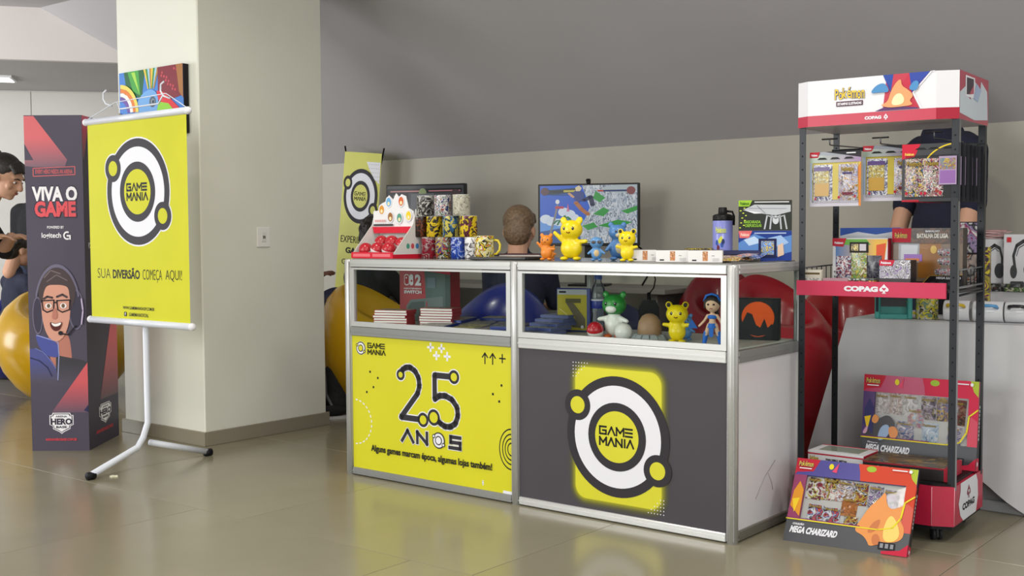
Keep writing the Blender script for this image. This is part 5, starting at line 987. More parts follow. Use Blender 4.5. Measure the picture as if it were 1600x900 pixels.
# --- big window boxes
def bigbox(lab, Mx, w_, h_, d, cols, title, packs, emblem):
    t = thing('gift_box', lab, 'box', mat=Mx, group='large window boxes of cards'); f0, f1, f2, f3 = cols
    b = MB(); b.box(0, w_, .012, d, 0, h_, M('1d1d20', .4), .001); b.build('tray', t)
    x0, x1, y0, y1 = .105, .92, .265, .80
    b = MB(); b.box(0, w_, 0, .012, 0, h_ * y0, M('3e4046', .35)); b.build('front_lower', t); b = MB(); b.box(0, w_, 0, .012, h_ * y1, h_, M(f0, .35)); b.build('front_upper', t)
    b = MB(); b.box(0, w_ * x0, 0, .012, h_ * y0, h_ * y1, M(f1, .35)); b.build('front_left', t); b = MB(); b.box(w_ * x1, w_, 0, .012, h_ * y0, h_ * y1, M(f2, .35)); b.build('front_right', t)
    b = MB(); b.box(w_ * x0, w_ * x1, .0105, .0118, h_ * y0, h_ * y1, M('c6c7c4', .3)); b.build('inner_tray', t)
    for u, v, pw_, ph_, rot, f in packs:
        o = bpy.data.objects.new('booster_pack', pack_mesh(w_ * pw_, h_ * ph_, foil(f, 75, .2), .006)); COL.objects.link(o); o.parent = t; o.matrix_local = Matrix.Translation((w_ * u, .0085, h_ * v)) @ Matrix.Rotation(rot, 4, 'Y')
        p = Print((w_ * (u - pw_ / 2), .0012, h_ * v), (1, 0, 0), (0, 0, 1), w_ * pw_, h_ * ph_); p.text('Pokémon', .10, .80, .90, .93, M('3a2a1a'), .05); p.text('Pokémon', .12, .805, .88, .925, M('cdb04a'), .0); under(p.build('pack_print', t), o)
    b = MB(); b.box(w_ * x0, w_ * x1, .0, .0006, h_ * y0, h_ * y1, PLASTIC); b.build('clear_window', t)
    p = Print((0, 0, 0), (1, 0, 0), (0, 0, 1), w_, h_)
    p.poly([(0, .80), (0, 1), (.20, 1), (.155, .855), (.02, .83)], M('bb2438')); p.poly([(.52, 1), (.96, 1), (1, .99), (1, .55), (.92, .62), (.92, .80), (.55, .80), (.54, .9)], M(f2)); p.poly([(.93, 1), (1, 1), (1, .82), (.96, .88)], M('a8b83a')); p.disc(.63, .95, .04, M('9ab83a'), .035, 16); p.disc(.30, .93, .02, M('e0cf2e'), .035, 16); p.poly([(.31, .87), (.36, .98), (.35, .86)], M('d84a6a'))
    p.poly([(0.01, .42), (.10, .30), (.10, .62), (.06, .72), (.02, .6)], M(f3)); p.poly([(.02, .5), (.05, .34), (.08, .52)], M('e8c42a')); p.stroke([(0, .262), (.75, .262), (.86, .30), (.915, .42), (.93, .6), (1, .68)], .014, M('e0d030')); p.stroke([(0, .275), (.6, .275)], .010, M('7a2a6a'))
    p.poly([(.80, 0), (1, 0), (1, .14), (.94, .06), (.80, .03)], M('c02440')); p.rect(.77, .05, .90, .13, M('232428'))
    for i in range(3): p.rect(.785 + .04 * i, .065, .81 + .04 * i, .115, M('8a8c92'), True)
    p.k += 1; pokelogo(p, .025, .90, .15, .965, None); p.rect(.035, .87, .14, .882, WHT); p.rect(.80, .955, .92, .968, WHT); p.disc(.945, .96, .014, WHT, .02, 12)
    p.build('front_print', t)
    p = Print((0, -.0012, 0), (1, 0, 0), (0, 0, 1), w_, h_, .0005); emblem(p); p.build('flame_emblem', t)
    p = Print((0, 0, 0), (1, 0, 0), (0, 0, 1), w_, h_); p.k = 3; p.text('COLEÇÃO', .055, .195, .15, .228, WHT, .05, .2); p.text(title, .04, .105, .43, .185, WHT, .05, .15); p.build('title_lettering', t)
    p = Print((w_, 0, 0), (0, 1, 0), (0, 0, 1), d, h_); p.rect(.1, 0, .95, .14, M('c02440')); p.text('M', .3, .05, .7, .1, WHT, .03)
    for i in range(9): p.rect(.35, .34 + .045 * i, .62, .37 + .045 * i, M('c8c8cc'), True)
    p.build('side_lettering', t); return t
Fp = [['d8d8dc', '8a2a3a', '3a3a4a', 'c8b84a', 'e8e8ec'], ['e8e4de', 'a84a3a', '2a2a32', 'd0b040', '8a8a92'], ['d8dce0', 'c87a4a', '5a6a9a', 'e8e8ec', '8a6a4a'], ['c8a84a', '8a3a2a', '3a4a7a', 'e0dcd4', '2a2a2e'], ['e8e8ec', '3a5a9a', 'd8584a', '2a2a30', 'a8b0c0'], ['b8b4c0', '4a4a5a', '8a8a9a', 'd8d4dc', '6a4a8a']]
Fs = [['e8e4e2', 'c8c0be', 'a89a98', 'd8d4d4'], ['e4dcd8', 'b89a90', 'd8d0cc', '9a8a88'], ['dcdad8', 'a8a4a4', 'e8e6e4'], ['7a6a7a', '3a3240', '9a8a5a', 'b8a8b8'], ['8a6a7a', '4a4448', 'c8a03a', '3a5a9a'], ['6a4a3a', '3a2e2a', '9a7a5a', '7a2a2a'], ['c8c4cc', '9a8aa0', '5a7aa8', 'd8c8c8']]
def em1(p):
    o1, o2, yl = M('dd8b3c', .35), M('c06a2c', .35), M('e6c860', .35)
    p.spoly([(.56, .22), (.60, .34), (.66, .52), (.73, .62), (.77, .72), (.79, .56), (.84, .50), (.95, .60), (.90, .42), (.96, .30), (.94, .16), (.80, .12), (.70, .06), (.68, .12), (.64, .18)], o1); p.spoly([(.66, .2), (.70, .34), (.77, .40), (.74, .24)], o2); p.spoly([(.80, .14), (.79, .30), (.83, .46), (.89, .38), (.93, .22), (.88, .14)], yl); p.spoly([(.72, .08), (.79, .10), (.76, .22), (.71, .2)], o2)
def em2(p):
    p.spoly([(.0, .26), (.05, .36), (.16, .50), (.24, .55), (.31, .44), (.26, .34), (.22, .22), (.1, .2)], M('2f2c33', .35)); p.spoly([(.14, .24), (.17, .40), (.24, .44), (.26, .34), (.2, .24)], M('8fa8c8', .35)); p.spoly([(.08, .45), (.11, .55), (.16, .5), (.13, .42)], M('d88a3c', .35)); p.spoly([(.24, .40), (.30, .42), (.34, .34), (.29, .25), (.25, .30)], M('d8863c', .35)); p.spoly([(.0, .3), (.06, .42), (.05, .3)], M('c89ab0', .35))
P0, u_ = Vector((.9573, 4.0553, 0)), Vector((math.cos(-.5652), math.sin(-.5652), 0)); n_ = Vector((-u_.y, u_.x, 0)); P0 = P0 + n_ * .04 - u_ * .004
MF = Matrix.Translation(P0) @ Matrix.Rotation(-.5652, 4, 'Z') @ Matrix.Rotation(-math.radians(31), 4, 'X')
bigbox('large red and purple window box leaning on the rack base, standing on the floor', MF, .436, .318, .042, ('3f3a8a', '8a2a5a', 'c8452e', 'd8902a'), 'MEGA CHARIZARD',
       [(.18, .53, .13, .26, .04, Fp[0]), (.31, .54, .13, .26, .0, Fp[1]), (.43, .54, .13, .25, .02, Fp[2]), (.565, .52, .12, .26, -.02, Fp[3]), (.685, .51, .11, .26, .03, Fp[5]), (.81, .50, .12, .24, .05, Fp[5]), (.22, .27, .13, .20, .03, Fp[4]), (.36, .265, .14, .19, -.03, Fp[4]), (.49, .38, .13, .21, .02, ['b8703a', 'a86a3a', 'c8844a', '8a5a3a']), (.52, .27, .11, .12, 0, Fp[3])], em1)
MK = RKM @ Matrix.Translation((-.437, .275, .2145)) @ Matrix.Rotation(-math.radians(7), 4, 'X')
bigbox('large dark window box of cards standing upright on the rack base at the back', MK, .437, .335, .042, ('b02458', '4a2a6a', 'c82a4a', '3a3a6a'), 'MEGA CHARIZARD',
       [(.17, .55, .12, .24, .03, Fs[0]), (.29, .55, .12, .25, 0, Fs[1]), (.42, .54, .13, .26, .0, Fs[2]), (.58, .52, .13, .27, 0, Fs[3]), (.70, .52, .10, .27, .0, Fs[4]), (.83, .49, .12, .29, .05, Fs[5]), (.47, .42, .14, .22, .02, ['c8a8a0', '8ab0d0', 'd8c8a8', 'b87a9a']), (.38, .28, .16, .20, .02, Fs[6]), (.60, .27, .14, .22, .0, ['d8e4ee', 'a8c4dc', 'e8eef2', '8aa8c8']), (.80, .27, .12, .2, .08, Fs[6])], em2)
t, w_ = rbox('card_box', 'flat white, red and blue window box on the rack base, left side', 'box', -.565, -.345, .05, .15, .2148, .055, M('d6d6d8', .4), -.03, 0, 'flat boxes on the rack base'); b = MB(); b.box(w_ / 2, w_ / 2 + .001, .002, .148, .002, .053, M('b22438', .4)); b.box(-w_ / 2 + .03, w_ / 2 - .03, .03, .13, .055, .0555, M('8d9486', .12)); b.box(-w_ / 2, w_ / 2, .14, .15, .055, .056, M('b22438', .4)); b.build('printed_panels', t)
p = Print((-w_ / 2, 0, 0), (1, 0, 0), (0, 0, 1), w_, .055); p.poly([(.55, 0), (1, 0), (1, .3), (.65, .25)], M('24408f')); p.rect(.0, .75, 1, .85, M('b22438')); p.text('PARCEIRO METAL', .33, .40, .72, .55, INKB, .05); p.text('SÉRIE 3', .75, .06, .9, .18, WHT, .05); pokelogo(p, .04, .3, .2, .68, None); p.build('front_print', t)
t, w_ = rbox('card_box', 'flat dark card box with gold print lying on the rack base, right side', 'box', -.335, -.03, .015, .20, .2148, .048, M('231f20', .35), .02, 0, 'flat boxes on the rack base'); b = MB(); b.box(-w_ / 2, w_ / 2, .002, .198, .048, .0486, foil(['2a2422', '4a3a2c', '1c1a1c', '6a4a2a', '3a3030', '8a6a3a'], 30, .25, stretch=(.5, 1.4, 1))); b.box(w_ / 2 - .012, w_ / 2 + .001, -.001, .198, .001, .049, M('a82238', .4)); b.build('printed_panels', t)
p = Print((-w_ / 2, 0, 0), (1, 0, 0), (0, 0, 1), w_, .048); p.text('MEGA', .1, .3, .4, .7, M('c8c4bc'), .05, .2); p.rect(.0, .88, 1, 1, M('8a2230')); p.build('front_print', t)

# ================================================================== CLOTH TABLE AND ITS GOODS
TZ = .745
tt = thing('folding_table', 'folding table under a white cloth behind the rack', 'table', mat=ROOM)
TX0, TX1, TY0, TY1 = -.01, 2.1, 1.03, 1.66
b = MB(); b.box(TX0 + .02, TX1 - .02, TY0 + .02, TY1 - .02, TZ - .04, TZ - .004, M('b8b6b2', .5)); b.build('tabletop', tt)
for x in (TX0 + .5, TX1 - .3):
    for y in (TY0 + .06, TY1 - .06): b = MB(); b.box(x - .02, x + .02, y - .02, y + .02, .0, TZ - .04, M('8a8d90', .4, .3), .003); b.build('leg', tt)
b = MB(); b.box(TX0 + .44, TX0 + .78, TY0 + .01, TY0 + .07, .0, .045, M('9fa2a4', .4, .3), .004); b.prism([(TX0 + .44, .045), (TX0 + .66, .045), (TX0 + .58, .12), (TX0 + .50, .12)], TY0 + .03, TY0 + .05, M('8d9092', .4, .3), 'y'); b.build('foot_bar', tt)
cl = MB(); nx, nz = 60, 14; rn = random.Random(4)
def hem(x): return .16 if x < .52 else .16 - .155 * min(1, (x - .52) / .22)
vs = []; fs = []
for j in range(nz + 1):
    for i in range(nx + 1):
        x = TX0 + (TX1 - TX0) * i / nx; v = j / nz; z = TZ - (TZ - hem(x - TX0)) * v
        y = TY0 - .012 * v - .020 * v * (math.sin(x * 13 + .6) + .6 * math.sin(x * 29 + 1)) - (.05 * v * max(0, (x - TX0 - .62)) if x > TX0 + .62 else 0)
        vs.append((x - .16 * v * max(0, 1 - (x - TX0) / .5), y, z))
fs = [(j * (nx + 1) + i, (j + 1) * (nx + 1) + i, (j + 1) * (nx + 1) + i + 1, j * (nx + 1) + i + 1) for j in range(nz) for i in range(nx)]
M_CL = noisy('white_cloth', 'c6c6c8', 'cfcfd1', 6, .8, .15); cl.add(vs, fs, M_CL, True)
vs = []
for j in range(nz + 1):
    for i in range(13):
        y = TY0 + (TY1 - TY0) * i / 12; v = j / nz; vs.append((TX0 - .16 * v - .012 * v * math.sin(y * 24), y - .012 * v, TZ - (TZ - .16) * v))
cl.add(vs, [(j * 13 + i, j * 13 + i + 1, (j + 1) * 13 + i + 1, (j + 1) * 13 + i) for j in range(nz) for i in range(12)], M_CL, True)
cl.box(TX0, TX1, TY0, TY1, TZ - .003, TZ + .001, M_CL)
o = cl.build('tablecloth'); o.matrix_world = ROOM; tag(o, 'white cloth draped over the table behind the rack', 'tablecloth')
TT = TZ + .0012
def tbl(px, y): return col(px, y, TT)
P = tbl(1396, 1.12); t = thing('console_dock', 'teal plastic console holder on the cloth under the rack shelf', 'holder', P, -YAW + .35); TL = M('3f9f96', .35)
b = MB(); b.box(-.075, -.055, -.04, .06, 0, .15, TL, .004); b.box(.055, .075, -.04, .06, 0, .15, TL, .004); b.box(-.056, .056, .0, .05, 0, .15, TL, .002); b.box(-.056, .056, -.035, .0, 0, .02, TL, .002); b.build('shell', t); b = MB(); b.box(-.05, .05, -.004, .0, .05, .13, M('26282a', .25)); b.build('screen', t); b = MB(); b.box(-.0705, -.0595, -.041, -.039, .03, .14, M('22303a', .4)); b.build('slot', t)
mug('yellow mug with black and white print standing on the white cloth', tbl(1448, 1.15), 2.9, foil(['d8c72a', '22201e', 'c8c8c0', 'd8c72a', '6a8a7a'], 45, .2), .12, .045, M('d2c22a', .3), None, 'mugs on the cloth table')
def lying_mug(lab, px, y, hcol, ln, art):
    P = tbl(px, y); t = thing('mug', lab, 'mug', mat=Matrix.Translation(P + Vector((0, 0, .0425))) @ Matrix.Rotation(-.55, 4, 'Z') @ Matrix.Rotation(PI / 2, 4, 'Y'), group='mugs on the cloth table'); r = .042
    b = MB(); b.lathe([(1e-4, -ln / 2), (r * .95, -ln / 2), (r, -ln / 2 + .004), (r, ln / 2), (r - .003, ln / 2), (r - .003, -ln / 2 + .006), (1e-4, -ln / 2 + .006)], M('dcdde0', .15), 28); b.build('body', t)
    b = MB(); b.T = Matrix.Rotation(-2.0, 4, 'Z'); b.tube([(r - .002, 0, ln * .32), (r + .018, 0, ln * .30), (r + .024, 0, ln * .12), (r + .024, 0, -ln * .12), (r + .018, 0, -ln * .30), (r - .002, 0, -ln * .32)], .0065, M(hcol, .3), 8); b.build('handle', t)
    b = MB(); b.T = Matrix.Rotation(2.6, 4, 'Z'); b.lathe([(r + .0004, -.02), (r + .0004, .02)], M('dcdde0', .15), 3) if False else None
    return t
lying_mug('white mug lying on its side with a yellow handle behind the rack post', 1496, 1.13, 'd8b82a', .10, None); lying_mug('white mug lying on its side with a light blue handle, right of the rack', 1545, 1.14, '5a9ad0', .115, None); lying_mug('white mug lying on its side with a black handle at the right picture edge', 1592, 1.16, '222226', .10, None)
P = tbl(1567, 1.33); t = thing('riser', 'white carton riser under the headphone boxes on the cloth table', 'riser', P, -YAW); b = MB(); b.box(-.22, .42, 0, .32, 0, .115, M('c4c4c8', .5), .002); b.build('carton', t)
RZ_ = .1165; PR = P.copy()
for i, (dx, dy, h, nm, m_) in enumerate(((-.10, .04, .016, 'lower', ['2a2a2e', '6a4a4a', 'c8c8cc', '3a3a40']), (-.03, .03, .014, 'upper', ['1c1c20', '5a6a3a', '8a8a8e', '2a2a2e']), (.10, .03, .016, 'right', ['3a5a2a', '6a8a3a', '2a2a2a', 'a8a890']))):
    t = thing('flat_pack', 'flat dark printed pack lying in front of the headphone boxes, %s one' % nm, 'pack', mat=Matrix.Translation(PR) @ Matrix.Rotation(-YAW, 4, 'Z') @ Matrix.Translation((dx, dy - .02, RZ_ + (.0165 if nm == 'upper' else 0))), group='flat packs by the headphone boxes'); b = MB(); b.box(-.09, .09, -.03, .05, 0, h, foil(m_, 45), .001); b.build('carton', t)
def hpbox(lab, px, y, w_, h_):
    P = col(px, y, TT + RZ_); t = thing('headphone_box', lab, 'box', P, -.45, 'headphone boxes'); b = MB(); b.box(-w_ / 2, w_ / 2, 0, .09, 0, h_, M('cfcfd4', .35), .001); b.build('carton', t)
    p = Print((-w_ / 2, 0, 0), (1, 0, 0), (0, 0, 1), w_, h_); BK = M('26272c', .35)
    p.stroke([(.30, .42), (.26, .62), (.34, .80), (.52, .88), (.70, .82), (.78, .64), (.78, .5)], .07, BK); p.stroke([(.34, .62), (.40, .76), (.54, .82), (.66, .76)], .02, M('4a4c52')); p.disc(.70, .38, .17, BK, .15, 24); p.disc(.68, .38, .11, M('3c3e44'), .10, 20); p.disc(.27, .34, .09, BK, .12, 20); p.rrect(.18, .05, .55, .17, .04, BK) if px > 1575 else None
    p.rect(.08, .86, .2, .95, M('c8303a')); p.rect(.06, .06, .14, .09, M('8a8a8e'), True); p.rect(.82, .84, .94, .96, M('3a3a30')); p.build('front_print', t)
hpbox('white headphone box with black headphone picture, left of two', 1552, 1.40, .115, .215); hpbox('white headphone box with black headphone picture, right of two', 1597, 1.38, .145, .235)
P = col(1575, 1.42, TT + RZ_ + .216)
for i in range(9):
    q = thing('red_card', 'red and white flat card in the loose pile on the left headphone box, %s' % ['lowest', 'second', 'third', 'fourth', 'fifth', 'sixth', 'seventh', 'eighth', 'uppermost'][i], 'card', mat=Matrix.Translation(col(1548 + (i * 3.1) % 12, 1.44, TT + RZ_ + .2165 + .0042 * i)) @ Matrix.Rotation(-.6 + .5 * math.sin(i * 2.3), 4, 'Z') @ Matrix.Rotation(.0, 4, 'X'), group='loose red cards on the headphone box')
    b = MB(); b.box(-.05, .05, -.035, .035, 0, .0018, M('d8d4d4', .4)); b.build('card', q); b = MB(); b.box(-.05, .05, -.035, .035, .0018, .0036, M(['b83a3e', 'a02a34', 'c86a6a'][i % 3], .4)); b.build('printed_face', q)
for i, (zz, h, cs, lab) in enumerate(((0, .135, ['8a3a5a', 'c8a0a8', '3a2a3a', 'b84a7a', '2a2228'], 'pink and dark figure box at the bottom of the stack behind the rack post'), (.1355, .135, ['c8b8b4', '2a2a2e', 'c8c8c8', '8a4a2a'], 'pale figure box in the middle of the stack behind the rack post'), (.271, .135, ['8a2a5a', 'd8d8d8', '1c1c20', '9a8ab0'], 'magenta, white and black figure box on top of the stack behind the rack post'))):
    P = col(1513, 1.36, TT + zz); t = thing('figure_box', lab, 'box', P, -.5, 'stacked figure boxes on the cloth table'); b = MB(); b.box(-.05, .05, 0, .08, 0, h, M('3a343a', .4), .001); b.build('carton', t); p = Print((-.05, 0, 0), (1, 0, 0), (0, 0, 1), .1, h); p.rect(.03, .03, .97, .97, foil(cs, 38)); p.build('front_print', t)
P = col(1533, 1.24, TT + .0); t = thing('figure_box', 'narrow yellow and purple box right of the rack back post', 'box', P + Vector((0, 0, .0)), -.5, 'stacked figure boxes on the cloth table'); b = MB(); b.box(-.012, .030, 0, .05, 0, .30, foil(['c8b82a', '3a2a4a', 'd8c83a', '6a2a5a'], 30), .001); b.build('carton', t)
P = col(1470, 1.45, TT); t = thing('display_stand', 'black and silver arched stand behind the league battle box', 'stand', P, -.5); MS = M('b4b7ba', .25, .7)
b = MB(); b.box(-.06, .06, 0, .05, 0, .30, M('2a2b30', .4), .002); b.build('body', t)
for x0, x1 in ((-.052, -.040), (-.028, -.016)): b = MB(); b.box(x0, x1, -.004, .0, .17, .295, MS); b.build('silver_bar', t)
b = MB(); b.tube([(.0, -.002, .17), (.0, -.002, .26), (.012, -.002, .285), (.03, -.002, .29), (.046, -.002, .28), (.054, -.002, .25), (.054, -.002, .17)], .006, MS, 8); b.build('silver_arch', t)
b = MB(); b.tube([(-.06, .0, .18), (-.09, .0, .2), (-.10, .0, .24), (-.09, 0, .275), (-.06, 0, .285)], .003, MS, 8); b.build('side_ring', t)

# ================================================================== LOUNGE CHAIRS
def puff(lab, P, back, rad, h, colr, seat=.55, name='lounge_chair'):
    """glossy egg-shaped lounge chair: high rounded back, scooped seat"""
    t = thing(name, lab, 'chair', (P.x, P.y, 0), back, 'glossy lounge chairs'); m = M(colr, .28, 0, 0, .1); n = 40; prof = [(.0, .0), (.42, .0), (.55, .03), (.72, .14), (.88, .30), (.98, .48), (1.0, .62), (.96, .78), (.86, .90), (.72, .975), (.58, 1.0), (.44, .97), (.3, .84), (.15, .74), (0, .71)]
    vs = []; fs = []; k = len(prof)
    for j in range(n):
        a = 2 * PI * j / n; f = .5 + .5 * math.cos(a); hh = h * (seat + (1 - seat) * f ** 1.3)
        for i, (r, z) in enumerate(prof):
            zz = z * hh if i < 11 else hh * z * (1 - (1 - seat * h * .75 / hh) * min(1, (i - 10) / 3) * .8)
            vs.append((r * rad * math.cos(a) * 1.05 + .06 * rad * z * f, r * rad * math.sin(a), zz))
    for j in range(n):
        for i in range(k - 1): fs.append((j * k + i, ((j + 1) % n) * k + i, ((j + 1) % n) * k + i + 1, j * k + i + 1))
    b = MB(); b.add(vs, fs, m, True); b.build('shell', t)
    b = MB(); b.lathe([(1e-4, .0), (rad * .43, 0), (rad * .44, .012), (rad * .42, .014)], M('1c1c1e', .6), 24); b.build('base_pad', t); return t
yl = 'cf9f08'
puff('big glossy yellow lounge chair behind the dark totem', ydep(98, 7.9, 0), 2.2, .45, .76, yl, .7)
puff('glossy dark blue lounge chair behind the big yellow one at far left', ydep(25, 9.0, 0), 1.2, .33, .80, '1c2470')
puff('glossy yellow lounge chair behind the left end of the counter', ydep(592, 7.2, 0), 2.6, .36, .80, yl, .7)
puff('dark navy lounge chair between column and yellow lounge chair', ydep(503, 8.3, 0), 1.2, .30, .72, '141838')
puff('dark blue lounge chair seen through the right showcase behind the water bottle', ydep(948, 6.45, 0), 1.4, .33, .72, '1a2140', .72)
puff('glossy dark red lounge chair seen through the right showcase', ydep(1130, 6.5, 0), 1.5, .29, .92, '7a1420', .7)
puff('big glossy red lounge chair right behind the counter corner', ydep(1215, 5.55, 0), 1.9, .30, .90, '9a0f1e', .75)
puff('glossy red lounge chair beside the white cloth table', ydep(1328, 6.0, 0), 1.6, .31, .84, 'a01018', .72)

# ================================================================== SCREENS AND DESK
dk0 = thing('desk', 'long grey desk along the back wall under the two monitors', 'desk', mat=ROOM)
b = MB(); b.box(-3.95, -1.5, 2.0, 2.5, .755, .785, M('8a8782', .5), .003); b.build('desktop', dk0)
for x in (-3.85, -2.9, -1.6): b = MB(); b.box(x - .02, x + .02, 2.05, 2.45, 0, .755, M('77746e', .5), .003); b.build('leg', dk0)
def monitor(lab, px0, px1, py0, Y, rz, draw, cam_=False):
    P = ydep((px0 + px1) / 2, Y, 0); k = Y / F; w_ = (px1 - px0) * k; h_ = w_ * .60; zt = on_z(0, 0, 5).z and (ORG + ray((px0 + px1) / 2, py0) * (Y / ray(0, py0).dot(FWD))).z
    t = thing('monitor', lab, 'monitor', (P.x, P.y, .785), rz); z1 = zt - .785; z0 = z1 - h_
    b = MB(); b.box(-w_ / 2, w_ / 2, 0, .035, z0, z1, M('0f0f11', .35), .004); b.build('case', t)
    b = MB(); b.box(-.03, .03, .03, .06, .01, z1 - .15, BLK, .004); b.box(-.12, .12, -.05, .14, 0, .012, BLK, .004); b.build('stand', t)
    e = .013; p = Print((-w_ / 2 + e, 0, z0 + e * 1.4), (1, 0, 0), (0, 0, 1), w_ - 2 * e, h_ - 2.2 * e); draw(p); p.build('screen', t)
    if cam_: b = MB(); b.box(-.012, .012, 0, .03, z1, z1 + .03, BLK, .004); b.tube([(-.012, .0, z1 + .02), (.012, 0, z1 + .02)], .006, BLK); b.build('webcam', t)
def em(h, e=.62):
    k = ('em', h, e)
    if k in _M: return _M[k]
    m = bpy.data.materials.new('lit_screen_' + h); m.use_nodes = True; b = m.node_tree.nodes['Principled BSDF']; b.inputs['Base Color'].default_value = (.01, .01, .01, 1); b.inputs['Roughness'].default_value = .25
    b.inputs['Emission Color'].default_value = lin(h); b.inputs['Emission Strength'].default_value = e; _M[k] = m; return m
def scr2(p):
    p.rect(0, 0, 1, 1, em('2a62d0')); p.poly([(0, 0), (1, 0), (1, .35), (0, .45)], em('6aa4ea')); p.poly([(0, .0), (.5, 0), (.5, .3), (.3, .28), (0, .2)], em('2f5a9a'))
    for x, y, r in ((.06, .42, .06), (.12, .38, .06), (.25, .54, .06), (.31, .5, .06), (.2, .36, .05), (.36, .44, .05)): p.disc(x, y, r, em('dfeaf6'), r * 1.3, 20, True)
    p.k += 1
    p.poly([(.44, 1), (1, 1), (1, 0), (.44, 0), (.40, .2), (.47, .42), (.52, .62)], foil(['e6eaee', 'b8c4d0', '8a9cb0', 'e8eef2', '5a6a80', 'd0d8e0'], 40, .3, .6, (2.2, 1, .8)))
    p.poly([(.62, .93), (.78, 1), (1, 1), (1, .9), (.8, .85)], em('b8c4c8')); 
    for pts in ([(.55, .5), (.66, .62), (.72, .56), (.66, .46)], [(.60, .3), (.8, .4), (.95, .36), (.8, .24)], [(.84, .55), (1, .64), (1, .56), (.9, .5)], [(.58, .9), (.68, .78), (.62, .7), (.55, .78)], [(.44, .3), (.56, .36), (.6, .28), (.5, .22)]): p.poly(pts, em('3aa84a', .55), True)
    p.k += 1; p.stroke([(.10, .12), (.15, .4), (.185, .66)], .022, em('8a8a8a')); 
    for a in (-2.6, -2.1, -1.3, -.5, .1, .6, 1.2): p.stroke([(.235, .40), (.235 + .07 * math.cos(a), .42 + .06 * math.sin(a)), (.235 + .10 * math.cos(a), .38 + .07 * math.sin(a))], .020, em('2f8a5a', .5), keep=True)
    p.k += 1; p.stroke([(.24, .1), (.235, .40)], .014, em('6a6a5a')); p.disc(.185, .72, .022, em('f0f0f0'), .04, 12); p.rect(.16, .60, .25, .64, em('c83a4a')); p.poly([(.28, .55), (.295, .70), (.31, .55)], em('d87a9a'))
    p.poly([(.05, .92), (.42, .96), (.40, .88), (.08, .84)], em('1c3a4a')); p.rect(.1, .885, .25, .91, em('101826')); p.rect(.25, .885, .40, .92, em('c8b84a')); p.rect(.60, .885, .90, .915, em('16306a')); p.rect(.60, .89, .66, .915, em('c83a2a')); p.disc(.055, .90, .045, em('5a3a4a'), .07, 14); p.disc(.94, .90, .045, em('8a4a4a'), .07, 14); p.rect(.12, .83, .30, .85, em('2a4a7a'))
    # leaping fighter in motion, plain shapes
    p.poly([(.33, .86), (.40, .94), (.47, .86), (.46, .76), (.40, .70), (.36, .76)], em('38488a')); p.poly([(.37, .96), (.41, 1.0), (.44, .95), (.42, .90), (.38, .90)], em('e8d8b0')); p.stroke([(.38, .70), (.44, .58), (.50, .50)], .05, em('b8754a')); p.stroke([(.46, .74), (.53, .80), (.55, .66)], .05, em('2a3054')); p.stroke([(.31, .86), (.35, .80)], .03, em('d8a880'))
monitor('monitor showing a bright blue, green and white game picture', 838, 1000, 287, 7.05, -.30, scr2, True)
def scr1(p):
    p.rect(0, 0, 1, 1, em('4a4c50', .5)); p.rect(0, .3, .28, .95, em('16161a', .5)); p.rect(.02, .86, .98, .94, em('1a1a1e', .5)); p.rect(.04, .88, .46, .905, em('c88a8a', .6)); p.rect(.55, .88, .96, .905, em('b87a80', .6)); p.disc(.47, .86, .05, em('8a9a6a', .6), .09, 14); p.disc(.9, .84, .06, em('4a3a3c', .6), .08, 14); p.poly([(.3, .3), (.6, .3), (.62, .84), (.32, .84)], em('6a6c70', .55)); p.rect(.08, .8, .14, .815, em('a8a8a8', .5), True); p.disc(.44, .7, .02, em('b8bcc0', .5), .06, 10)
monitor('dim grey monitor behind the mugs and display box', 595, 735, 288, 7.95, -.42, scr1)
b = MB(); P = ydep(1003, 6.95, .79); b.tube([P, P + Vector((.03, 0, .05)), P + Vector((.05, .02, .12)), P + Vector((.03, .03, .2)), P + Vector((-.02, .05, .24))], .006, BLK, 8); o = b.build('power_cable'); tag(o, 'black cable looping at the right edge of the bright monitor', 'cable')

# ================================================================== PEOPLE
def person(lab, loc, rz): return thing('person', lab, 'person', loc, rz)
# boy seated in front of the bright monitor, seen from behind (local -y is where he looks)
P = ydep(812, 6.25, 0); zc = 1.12 + (363 - 362) / F * 6.25
t = person('brown-haired boy in a navy shirt seated facing the bright monitor, seen from behind', (P.x, P.y, 0), PI - .2)
head_mesh(t, Matrix.Translation((0, 0, zc)) @ Matrix.Rotation(.12, 4, 'X') @ Matrix.Scale(1.06, 4), SKIN, HAIR_B, False)
b = MB(); sz = zc - .15
b.ell((0, .03, sz - .18), (.145, .10, .22), NAVY, 12); b.cap((-.13, .02, sz - .03), (.13, .02, sz - .03), .062, .062, NAVY); b.cap((0, .03, sz + .01), (0, .035, sz + .045), .07, .06, NAVY); b.ell((0, .02, sz - .40), (.16, .12, .14), NAVY, 10)
for s in (-1, 1): b.cap((s * .155, .02, sz - .04), (s * .18, -.07, sz - .24), .055, .048, NAVY)
remesh(b.build('shirt', t), .011, 6)
b = MB()
for s in (-1, 1): b.cap((s * .18, -.07, sz - .24), (s * .12, -.27, sz - .27), .040, .030, SKIN); hand(b, (s * .12, -.28, sz - .27), (-s * .35, -1, .05), (0, 0, 1), .15, SKIN, .8, s)
remesh(b.build('arms', t), .006, 3)
b = MB()
for s in (-1, 1): b.cap((s * .09, .0, .50), (s * .12, -.40, .50), .085, .065, DEN); b.cap((s * .12, -.40, .50), (s * .12, -.42, .10), .062, .045, DEN)
b.ell((0, .03, .53), (.165, .13, .10), DEN, 10); remesh(b.build('trousers', t), .012, 5)
for s in (-1, 1): b = MB(); b.ell((s * .12, -.47, .04), (.045, .12, .042), M('d0d0d0', .5), 10); b.build('shoe', t)
